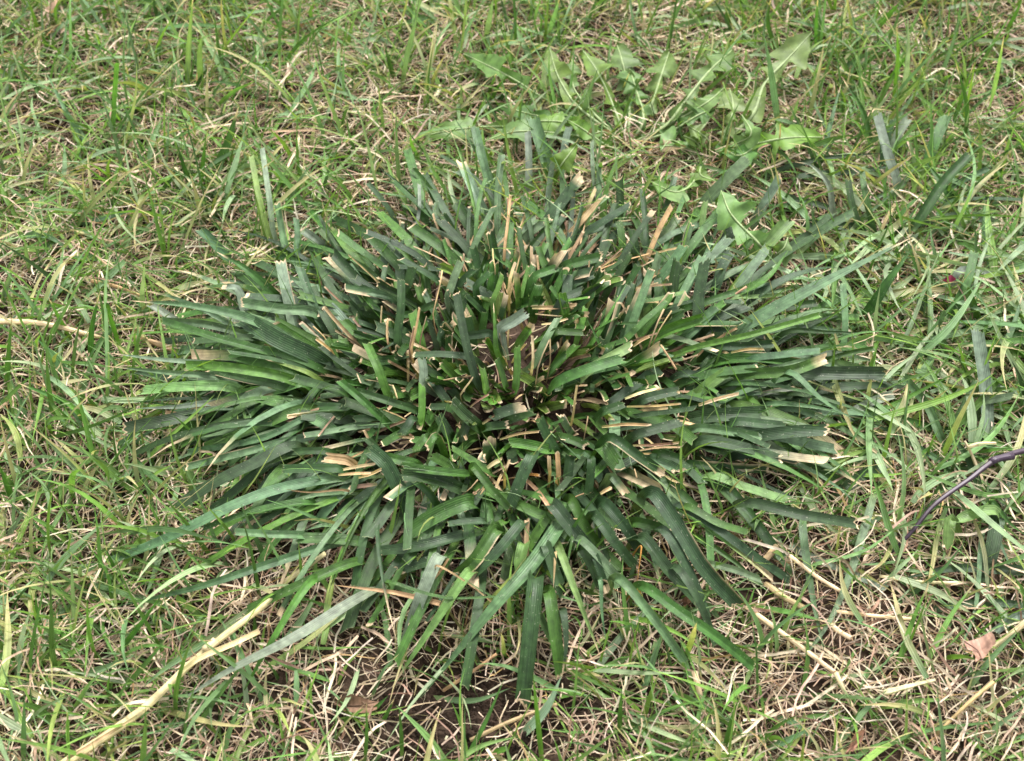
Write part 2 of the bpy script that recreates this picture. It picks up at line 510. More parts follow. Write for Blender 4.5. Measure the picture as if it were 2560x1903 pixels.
MAIN = """
B G c 75 1000,1320 930,1060 870,820
B G c 95 1350,1100 1250,760
B p c 60 1220,1180 1215,850
B G c 60 1015,1500 1040,1000
B p t 80 985,1500 880,1270 780,1050
B l p 26 900,1500 810,1100 705,820
B g p 32 1000,1200 850,930 715,730
B G c 55 990,1270 745,1110
B g c 45 620,1300 470,1090
B d p 30 500,1320 370,1180 250,1080
B B c 42 345,1400 180,1180
B p c 26 490,1530 510,1190
B d c 85 890,1560 750,1320
B d c 65 780,1600 660,1380
B d c 55 460,1620 590,1440
B G c 45 630,1650 615,1310
B d t 65 1105,1560 1095,1350
B d c 55 1040,1650 1160,1480
B G t 65 1200,1540 1360,1410
B k t 80 1330,1450 1560,1140
B k t 60 1400,1420 1530,1130
B k t 75 1490,1570 1870,1330
B G c 35 1640,1260 1625,910
B G c 45 1665,1280 1665,1060
B d t 64 1805,1400 1800,1150
B t t 55 1420,1590 1690,1290
B t t 35 1400,1570 1640,1330
B t t 38 1290,1650 1400,1500
B t t 60 1990,1650 2140,1330
B G c 45 2105,1330 2160,1140
B b c 38 1530,1560 1620,1370
B p c 50 1440,1010 1480,820
B k c 70 1340,1500 1480,1230
B g c 60 1000,1640 1080,1420
B k c 70 840,1640 640,1420
B d c 60 1210,1650 1330,1480
B k t 60 1600,1640 1830,1480
B g c 60 1820,1600 1800,1430
B d c 70 1900,1640 1880,1480
B G t 60 2060,1560 2180,1400
C l c 100 470,1660 590,1540 690,1430
C G c 85 150,1320 290,1170 430,1030
C l c 55 150,1590 160,1300
C k c 85 240,1660 340,1460
C G t 60 25,1660 70,1440
C p t 65 540,1330 650,1140
C g c 60 380,1640 560,1480
C G c 60 760,1640 900,1500 1120,1370
C B c 55 700,1600 980,1380
A y c 45 1770,1610 1690,1350 1620,1010
A p c 45 1780,1560 1740,1300 1690,960
A G t 50 1860,1640 1790,1310
A G c 42 1915,1620 1910,1410
A G c 60 2220,1640 2060,1490
A p c 70 2140,1640 1960,1490
A B c 70 1450,1650 1290,1480
D B p 85 2060,740 1700,480 1300,360 840,315
D g c 65 1930,720 1400,560 1050,450
D k c 125 2070,700 1780,560 1560,425
D p p 60 1520,450 1200,345
D p c 60 1170,480 970,345
D G c 52 1620,550 1350,470 1050,440
D g p 75 1820,325 1600,120 1400,0
D p t 95 1930,560 1860,300 1810,60
D B c 72 2065,450 1990,260 1930,100
D G t 76 2040,400 1800,370 1560,330
D p t 105 2225,480 2075,330
D p t 60 1590,410 1530,240 1430,235
D g c 64 2060,750 1750,640 1480,660
D y p 40 2010,790 1700,690
D g c 70 1940,800 1520,690
D b c 78 1900,830 1500,750 1195,735
D d t 62 1850,880 1340,760
D p p 45 1520,750 1000,690 690,650
D G p 46 1520,830 1100,780 680,735
D l c 90 1520,885 1200,875 925,900
D g t 84 1960,845 1700,915
D G t 84 1900,850 1600,930 1275,1070
D g c 62 1700,945 1400,1110 1160,1250
D k t 92 1300,1060 1050,1095 800,1140
D k p 40 1360,960 1000,960 840,980
D p p 46 1420,980 1130,1000 870,1010
D g t 88 2000,1010 1650,1140 1310,1270
D B c 46 2040,1050 1700,1200 1210,1290
D G t 56 1930,1215 1600,1290 1200,1390
D k c 95 1900,1250 1650,1360 1400,1480 1130,1650
D B c 92 2225,1210 2100,1120 1970,1050
D d c 50 2120,1290 1680,1310
D g p 46 1060,1250 860,1225 700,1240 z=4,5
D k p 50 1060,1250 850,1330 650,1450 z=4,3
D t p 30 2220,1535 1990,1550 1750,1515
D b c 80 2230,610 2110,595
D d c 64 2220,1400 1820,1400
D l c 60 1255,1600 1220,1410 z=2,20
D t t 70 2080,650 1860,560
D t t 44 1700,860 1530,820
D t t 110 2230,1350 2095,1330
D t t 50 1260,1060 1070,1035
D g c 60 2210,760 2110,560
D d c 70 2200,900 1930,850
D k c 70 2150,1180 1800,1230
D d c 60 2210,1010 1990,1010
E b c 65 330,950 250,760 175,590
E g c 55 360,1150 150,960 0,830
E d c 62 500,1030 300,960 100,895
E k t 58 905,880 820,620 750,270
E k t 52 860,690 680,660 470,665
E b p 46 1012,640 1000,480 990,330
E b c 46 990,320 1050,150
E p c 95 1030,510 1200,390
E k c 66 980,530 810,540
E p c 62 540,850 525,690
E b c 58 530,1130 530,860
E b c 62 945,920 905,740
E b c 52 1130,900 1140,610
E g c 46 1070,880 1010,690
E G c 62 1240,740 1330,570 1410,430
E g c 52 1380,520 1570,520
E g c 92 1395,850 1600,760 1825,690
E l t 72 1600,770 1880,610
E G c 74 1780,790 1930,690 2080,610
E k c 52 1690,580 1760,400 1860,220
E G t 62 1820,610 1930,340 2010,110
E g p 32 1695,680 1640,520 1590,430
E b p 32 1640,570 1780,330 1860,190
E g c 52 1810,600 2110,320
E l c 36 1890,345 2220,260
E g t 72 1430,110 1690,30
E d c 68 380,610 395,350 395,180
E B c 62 340,310 120,230
E g c 72 190,600 20,440
E d c 100 890,1130 720,970
E d c 84 710,1200 620,1060
E d t 100 970,1320 965,1205
E b c 92 1350,1290 1090,1235
E b c 82 790,1440 590,1310
E g c 72 870,1450 640,1425 400,1390
E d c 92 820,1550 390,1440
E k c 105 450,1660 300,1370 190,1270
E g c 72 490,1370 290,1320
E g c 68 860,1380 980,1530 1090,1650
E k c 92 1250,1310 1180,1450 1100,1650
E g c 130 1690,1260 1785,1390
E d t 82 1740,1200 1940,1330 2090,1430
E k c 92 1970,1305 1780,1420 1590,1490
E g t 62 1400,1190 1590,1255
E d t 70 1500,1190 1420,1050
E d c 60 1880,880 2010,770
E k c 70 1720,1000 1930,850
E d c 80 1080,1100 1250,1040
E d t 70 940,1140 1090,1120
E k t 80 1000,1060 1190,1000
E d c 70 1700,1030 1830,980
E d c 60 640,1640 500,1480
E g c 70 980,1430 720,1270
E d c 70 1400,1300 1290,1080
E g t 60 1960,1170 1980,1030
E k c 80 1950,960 2180,900
E k c 80 1900,1190 2200,1100
E d c 70 2050,1300 2220,1340
E G t 80 2020,1340 2190,1420
E k c 80 1480,1320 1460,1480
E d c 70 1620,1330 1600,1560
E G t 70 1750,1440 1850,1560
E d c 62 270,1330 170,1200
E d c 60 300,1060 90,1080
E k c 70 470,1080 400,1180
E g c 60 560,1190 490,1280
E g t 60 620,1180 560,1270
E k c 70 760,1240 820,1090
E d c 70 130,420 60,330
E d c 60 520,390 640,330
E k c 60 650,560 690,450
E d c 60 720,300 880,110
E d c 60 880,230 980,130
E g t 50 1210,200 1250,80
E d c 60 1050,160 980,20
E G c 60 700,320 780,60
E G c 50 310,170 280,20
E d c 70 430,260 470,100
E k c 60 1420,330 1560,250
E g c 60 1250,170 1410,100
E b c 50 1280,60 1330,-60
E k c 60 1500,220 1640,150
E g t 60 1650,170 1810,140
E d c 60 1740,240 1880,20
E G c 60 2000,220 2060,20
E B c 70 2060,180 2220,-40
E d c 60 2010,440 2200,370
E g c 46 2000,620 2090,510
E g c 46 1340,780 1460,650
F G p 112 300,560 510,425 850,240 1500,-95
F g p 76 1220,380 1350,180 1490,-10
F g c 52 -40,400 180,320 430,235
F b c 52 -20,660 500,525 900,408
F B p 72 690,780 920,960 1130,1090
F g t 84 220,720 500,690 755,725
F g t 84 340,810 700,770 935,690
F k c 92 740,810 1320,780
F g c 40 930,710 1250,620
F d p 36 680,520 1200,520
F k t 102 60,1080 320,1050 590,1035
F k c 74 340,1100 680,1125
F k t 92 480,1200 955,1150
F G c 62 90,1140 515,1192
F k t 84 130,1220 400,1260 660,1345
F k t 72 380,1310 770,1345
F l c 62 500,965 310,840
F b c 84 80,950 330,755
F p t 42 500,935 745,885
F b p 72 300,310 560,170 700,-10
F p c 62 160,530 420,310
F l c 42 310,310 660,280
F l c 72 200,1445 690,1605
F G c 70 20,560 230,350
F k c 80 200,460 450,360
F d c 60 540,400 880,330
F k c 60 220,620 600,590
F G c 60 320,900 720,930
F B c 60 450,700 900,640
F k c 70 0,800 240,790
F G c 50 640,1000 870,1050
F G p 40 560,990 1150,1070
F d c 80 -60,300 -20,60
F k c 90 100,500 160,60
F k c 80 230,230 330,0
F G c 70 300,330 560,-20
F B c 46 900,700 500,800
F g c 46 160,760 290,590
F g p 30 -20,880 250,660
G B c 95 2250,-180 1830,-110 1500,10 1100,210 660,390
G B p 72 2200,240 1700,390 1300,520 700,665
G g c 74 2300,370 1900,540 1590,690
G p p 92 2400,560 1900,860 1500,1060 1110,1295
G b p 60 2020,480 1750,880 1535,1270
G g c 84 2330,240 1900,215
G B c 58 1970,200 1740,190 1515,175
G g c 74 2000,-10 1300,170
G k c 60 1600,80 1380,340 z=6,4
G G p 60 2100,130 1980,160 1960,170
H B p 120 1430,120 1250,380 1000,660 520,1245
H l p 72 830,440 600,780 335,1175
H p t 100 640,330 520,600 415,920
H k t 100 830,190 520,270 250,305
H g c 112 840,-20 430,180
H k t 92 640,350 380,430
H g t 112 1000,160 870,350 770,440
H k c 96 1190,110 1000,330 810,505
H b r 62 1070,110 900,180 750,205
H b c 72 1340,70 1160,360
H l c 96 1190,250 1165,360 1172,445
H k t 112 1260,470 1230,800 1180,1290
H g t 92 1350,560 1390,850 1425,1095
H k p 62 1440,680 1460,900 1430,1120
H g c 84 1490,-40 1580,130 1680,270
H k t 104 1370,0 1500,160 1645,335
H G t 62 1540,220 1700,370 1855,555
H l p 62 1390,230 1520,560 1690,1000
H t p 62 660,640 350,565 -50,515 z=16,30
H g p 26 300,490 700,600 1430,545 z=28,24
H t p 26 630,390 950,600 1150,850 1160,970 z=34,6
H g p 32 1500,200 1430,560
H k c 84 1640,60 1760,220 1900,390
H k c 92 1950,220 2120,430 2290,610
H G c 72 1800,470 2050,760 2230,1010
H o p 26 1945,260 1930,400 1915,540
H o c 38 1920,540 1975,655
H k c 80 1700,-20 1850,150 1960,330
H g c 84 1900,110 2230,210
H t t 60 1210,100 1210,330
H k c 80 1330,260 1420,520
H d c 74 1560,280 1680,520
H k t 60 1650,330 1730,560
H G p 40 1680,480 1720,900
H k c 70 940,110 700,130
H t p 40 1390,300 1375,560
I k t 104 -180,-80 -20,130 150,400 375,645
I g c 72 -250,520 0,690 250,860 475,1045
I k t 84 420,-10 800,70 1140,125
I g c 62 40,10 250,120 435,180
I k c 74 -120,150 60,430 190,760
I k c 60 -30,400 110,600 230,900
I G c 54 180,380 520,480
"""

main = thing('coarse_grass_clump', 'large dark green coarse grass clump with mown ragged tips spreading in the centre', 'grass clump',
             tuple(unproj(1270, 960, 0)))
main.location.z = float(ground_z(main.location.x, main.location.y))
n_leaf = 0
for rec in parse(MAIN):
    traced_leaf(main, rec, M_BLADE, root_to=CENTRE)
    if rec[1] not in 'tTon': n_leaf += 1

# ---- leaves of the clump that fill the body between the traced ones: bases in an ellipse, splayed outwards
def clump_fill(n, rmin, rmax, scale=1.0, zdrop=0.0):
    out_ = []
    for _ in range(n):
        rr = math.sqrt(random.uniform(rmin ** 2, rmax ** 2))
        a = random.uniform(0, 2 * math.pi)
        bx = CENTRE[0] + .112 * rr * math.cos(a)
        by = CENTRE[1] + .085 * rr * math.sin(a) + .004
        az = a + random.gauss(0, .4 + .75 * max(0.0, 1 - rr))
        el0 = math.radians(random.uniform(60, 85) - 30 * rr)
        el1 = math.radians(random.uniform(40, 85) * max(0.0, 1 - rr) ** .8 - 6 * rr - random.uniform(0, 14))
        ln = (random.uniform(.018, .032) + .058 * rr * rr * random.uniform(.4, 1.3)) * scale
        p = np.array((bx, by, float(ground_z(bx, by)) - .001))
        P = [p]
        K = 6
        da = random.uniform(-.4, .4)
        for k in range(K):
            t = (k + .5) / K
            e = el0 + (el1 - el0) * min(1, t * 1.5)
            aa = az + da * t
            p = p + ln / K * np.array((math.cos(e) * math.cos(aa), math.cos(e) * math.sin(aa), math.sin(e)))
            P.append(p)
        out_.append((P, rr))
    return out_


FC = ['d', 'd', 'd', 'g', 'g', 'k', 'k', 'g', 'G', 'B', 'b']
FI = ['d', 'd', 'g', 'g', 'd', 'b', 'k']
need = max(0, 298 - n_leaf)
for P, rr in clump_fill(need, .4, 1.0):
    c = random.choice(FC if rr > .6 else FI)
    g = blade_geo(P, random.choice([random.uniform(.0025, .005), random.uniform(.004, .0075)]), jit(PAL[c], .25), 't' if random.random() < .4 else 'c', nrow=9, ncol=5, fold=random.uniform(.05, .42))
    add_geo('leaf', g, M_BLADE, main)

# the rest of the body, too dense to tell apart: one mass
def join_geos(geos):
    V, F, U, C, b = [], [], [], [], 0
    for v, f, u, c in geos:
        V.append(v); U.append(u); C.append(c)
        F.append(np.asarray(f) + b)
        b += len(v)
    return np.vstack(V), np.vstack(F), np.vstack(U), np.vstack(C)


gs = []
for P, rr in clump_fill(430, .12, 1.06, .92):
    c = random.choice(FC[:9] if rr > .6 else FI)
    gs.append(blade_geo(P, random.uniform(.002, .006), jit(PAL[c], .25), 't' if random.random() < .4 else 'c', nrow=7, ncol=3))
for _ in range(170):          # long flat outer leaves, under the traced ones
    a = random.choice([0, math.pi, math.pi, math.pi * .85, -.3, -math.pi * .75]) + random.gauss(0, .4)
    rr = random.uniform(.75, 1.12)
    p = np.array((CENTRE[0] + .118 * rr * math.cos(a), CENTRE[1] + .088 * rr * math.sin(a), 0.0))
    p[2] = float(ground_z(p[0], p[1])) - .001
    az = a + random.gauss(0, .3); ln = random.uniform(.05, .10); e_ = math.radians(random.uniform(25, 55)); da = random.uniform(-.4, .4)
    P = [p]
    for k in range(6):
        t = (k + .5) / 6
        ee = e_ * (1 - t * 1.7)
        p = p + ln / 6 * np.array((math.cos(ee) * math.cos(az + da * t), math.cos(ee) * math.sin(az + da * t), math.sin(ee)))
        P.append(p)
    c = random.choice(['g', 'g', 'k', 'd', 'B', 'G', 'G', 'b'])
    gs.append(blade_geo(P, random.uniform(.002, .006), jit(PAL[c], .25), random.choice('ctppp'), nrow=8, ncol=3))
o = add_geo('leaf_mass', join_geos(gs), M_BLADE, main)
tag(o, 'dense lower leaves and cut stubs inside the clump', kind='stuff')
gs = []
for P, rr in clump_fill(260, 0, .9, .7):
    c = random.choice(['t', 't', 'n', 'n', 't'])
    gs.append(blade_geo(P, random.uniform(.0007, .0022), jit(PAL[c], .3), 't', nrow=6, ncol=3, fold=.4))
o = add_geo('dead_leaf_mass', join_geos(gs), M_DRY, main)
tag(o, 'tan dead stubble inside the clump', kind='stuff')

# short curled stubs cut off by the mower, rims dried tan
for P, rr in clump_fill(140, .0, .6, .8):
    c = random.choice(['d', 'g', 'g', 'b', 'd', 'y'])
    g = blade_geo(P, random.uniform(.0032, .0065), jit(np.array(PAL[c]) * .9, .25), random.choice('tttc'), nrow=8, ncol=7,
                  fold=random.uniform(.3, .75), ragged=1.5, twist=random.uniform(-1.2, 1.2), base_w=.8)
    add_geo('cut_stub', g, M_BLADE, main)

# dry hollow stems and tan stubs that stand out in the middle
STEMS = """
E t c 30 460,650 515,360
E T c 30 1245,710 1240,540
E t c 40 1505,1060 1530,860
E t c 28 780,920 860,810
E T c 22 1280,730 1350,570
E t c 26 1360,680 1355,560
E t c 60 1410,1440 1400,1290
E t c 40 1350,1400 1345,1310
E t c 34 1900,1290 2200,1260
E n c 34 1890,1250 2190,1230
E t c 30 1900,1300 2160,1300
E t c 32 1690,1130 1990,1120
E T c 34 1840,950 2045,890
E t c 34 1850,1000 2200,985
E T c 40 950,1395 1040,1340
E t c 30 1060,1420 1090,1340
E o c 50 1140,1450 1290,1445
E t c 44 200,1240 155,1150
E t c 34 920,1110 1090,1040
E t c 30 1030,1210 1285,1160
E n c 30 840,1000 960,920
E t c 26 660,830 880,800
E t c 20 165,825 340,865
E t c 20 340,860 370,950
E T c 36 1780,760 1855,870
E t c 44 1240,360 1530,345
E T c 24 1260,400 1440,415
E T c 30 1300,470 1470,430
E t c 30 1090,230 1130,70
E t c 24 1000,100 985,-20
E t c 24 600,400 660,120
E t c 26 265,490 270,350
E t c 30 310,590 310,430
E n c 30 450,650 480,480
E t c 26 1590,1120 1600,1060
E t c 26 1650,1410 1680,1390
E t c 26 1900,1400 1915,1460
E t c 34 -10,1440 200,1430
E t c 40 0,1410 230,1370
E t c 34 120,1460 270,1400
E n c 36 210,1180 440,1080
E t c 30 340,1200 480,1200
E t c 26 780,1580 890,1470
E t c 24 820,1620 900,1530
E t c 26 2010,560 2090,370
E t c 24 2040,540 2140,380
E t c 34 1890,610 2000,550
E t c 26 2070,600 2170,760
E t c 34 1680,1560 1750,1520
E t c 26 1500,1590 1620,1550
E t c 28 2090,1440 2180,1490
E n c 50 240,1500 60,1520
F T c 34 120,990 380,920
F t c 26 -10,1060 60,1090
F t c 26 0,1110 100,1130
F t c 30 330,650 540,630
F t c 26 240,350 430,225
H t c 26 1460,100 1540,90
H t c 26 2110,310 2060,180
H t c 30 570,520 700,340
B t c 36 1060,1640 1100,1260
B t c 30 960,1640 985,1480
B t c 36 640,1500 600,1380
B T c 36 1600,1330 1650,1220
D t c 30 2140,640 2040,560
D t c 24 2100,560 2020,480
"""
for rec in parse(STEMS):
    r, c, tip, wpx, pts, z = rec
    zs = heights(pts, z, random.uniform(.016, .024))
    upd = -(pts[-1][1] - pts[0][1]) / (math.dist(pts[0], pts[-1]) + 1e-6)
    if upd > .6:
        P = traced_path(pts, zs, CENTRE, .003)
    else:                                   # loose dead pieces lying across the stubble
        P = [unproj(x, y, zz + .006) for (x, y), zz in zip(pts, zs)]
        P = [P[0], (P[0] + P[1]) / 2 + np.array((0, 0, random.uniform(-.001, .002))), P[1]]
    rad = wpx * px_m(P[-1]) / 2 * random.uniform(.42, .75)
    if wpx * 1 > 10.5:
        g = blade_geo(P, rad * 2, jit(PAL[c], .35), 't', face_cam(P[-1]), fold=random.uniform(.2, .6), nrow=8, ncol=7, ragged=1.6)
        add_geo('dead_leaf', g, M_DRY, main)
    else:
        g = tube_geo(P, rad * .7, rad * .9, jit(PAL[c], .35), nside=7, nrow=7, flat=.75, hollow=True)
        add_geo('dead_stem', g, M_DRY, main)

# ------------------------------------------------------------------ other coarse tufts (things of their own)
def tuft(name, label, cat, base_reg, text, group=None, mat=M_BLADE, rooted=True):
    bx, by = topx(base_reg[0], base_reg[1], base_reg[2])
    b = unproj(bx, by, 0)
    b[2] = float(ground_z(b[0], b[1]))
    e = thing(name, label, cat, tuple(b), group)
    for rec in parse(text):
        traced_leaf(e, rec, mat, root_to=b if rooted else None, zb0=.008 if rooted else .001)
    return e


tuft('coarse_grass_clump', 'smaller blue green coarse grass clump right of the dandelions with crossing upright blades', 'grass clump', ('C', 1350, 1380), """
C p c 70 1400,1190 1340,1000 1270,740
C p c 66 1365,1010 1400,870 1470,760
C g c 78 1560,1160 1630,950 1720,745
C d c 74 1500,1470 1700,1180 1870,1000
C g p 46 1350,1310 1450,1180 1560,1030
C g p 52 1830,1410 1700,1200 1585,1040
C g c 52 1265,1530 1200,1270 1170,1080
C d c 56 1180,1520 1110,1330 1080,1160
C p p 48 1000,1420 960,1200 850,1070 740,1045
C g p 42 1250,1010 1180,720 1040,490
C G p 36 940,980 980,760 1040,540
C d c 34 1300,1060 1320,790
C d c 42 1320,1090 1370,770
C k p 42 740,1150 1200,1100 1460,1050 z=8,14
C k p 38 560,1140 900,1030 1320,985 z=8,18
C G c 34 1210,1320 1430,1190
C k c 34 1600,1320 2230,1290 z=10,12
C t c 44 1290,1520 1330,1420 1390,1320
C g c 34 700,1340 560,1330 z=10,8
C G c 44 480,1210 720,1330 z=8,6
C k c 44 700,1290 1010,1360 z=9,9
C k c 60 800,1450 1250,1480 z=8,8
C B c 44 1080,1560 1000,1640
C k c 50 1400,1500 1800,1380 z=8,16
C B c 42 1700,1240 1990,1090 z=8,20
C p c 60 2060,1470 1880,1390 z=4,18
C G c 46 1460,1640 1520,1510
C b p 34 1330,1330 1340,1100
C g p 30 1290,1500 1700,1330 z=6,20
C G p 34 960,1560 1420,1200 z=6,24
C b p 34 1020,1500 1400,1330 z=6,18
C k c 60 740,1290 560,1230 z=6,10
""")
tuft('coarse_grass_tuft', 'sprawling blue green coarse blades lying across the right edge above the purple stem', 'grass tuft', ('F', 1900, 1150), """
F p c 88 1990,1310 1970,900 1920,510 z=5,28
F g c 62 1320,1060 1680,1150 1900,1170 z=10,4
F B c 58 1690,1210 1600,1000 1440,800 z=8,22
F d p 62 1960,1620 1850,1320 1690,1130 z=4,18
F G c 42 1750,1150 1900,830 z=6,24
F G c 60 1940,980 2150,930 z=14,22
F d p 52 2220,960 2140,700 z=6,24
F b p 46 2300,590 1700,600 z=14,10
F l c 60 1700,590 1390,575 z=9,10
F B p 46 1750,1390 1400,1180 1150,1070 z=5,13
F l p 40 1390,1460 1290,1240 1160,1070 z=5,16
F k c 76 1000,1580 1330,1370 z=5,8
F d p 60 1300,1350 1130,1180 890,1050 z=4,12
F p c 72 1100,1060 1380,920 z=8,16
F G c 46 1060,730 1050,200 z=5,26
F g c 60 1750,420 1850,200 1900,0 z=6,24
F p p 60 1800,130 2230,165 z=14,8
F G c 42 1660,570 1700,380 z=6,24
F G p 60 1560,270 1640,420 z=14,4
F b c 60 1920,440 1850,240 z=6,20
F G p 50 2050,700 2210,270 z=6,22
F g p 40 1900,560 2220,440 z=8,16
F g c 60 2220,1290 1800,1400 1600,1640 z=7,6
F k c 80 2100,1400 2080,1640 z=6,4
""")
tuft('coarse_grass_tuft', 'flat blue grey crossing blades in the dry patch below the purple stem', 'grass tuft', ('I', 1250, -40), """
I G p 66 1250,-60 1100,430 940,790 700,1095 z=12,4
I B p 62 790,110 850,560 935,965 z=14,5
I p c 56 720,270 1050,420 1330,540 z=4,5
I G p 46 1130,240 1250,110 1440,0 z=6,14
I l p 32 860,385 1200,290 1470,80 z=8,18
""")
tuft('coarse_grass_tuft', 'dark coarse blades reaching in from the right edge above the dead brown leaf', 'grass tuft', ('I', 2150, 300), """
I k p 80 2260,420 1800,405 1430,475 z=8,10
I k c 62 2260,640 1950,630 1640,675 z=6,4
I k c 105 2060,60 1950,500 z=16,5
I l r 92 2040,45 1900,60 1770,110 z=20,16
I l r 74 1745,90 1730,180 1725,285 z=18,12
I G p 42 1960,150 1900,700 1770,1000 z=12,3
I g p 44 2010,-20 2120,110 2250,210 z=20,12
I p c 60 2300,650 2020,820 z=8,3
I G p 40 1990,100 2080,280 2160,470 z=14,6
""")

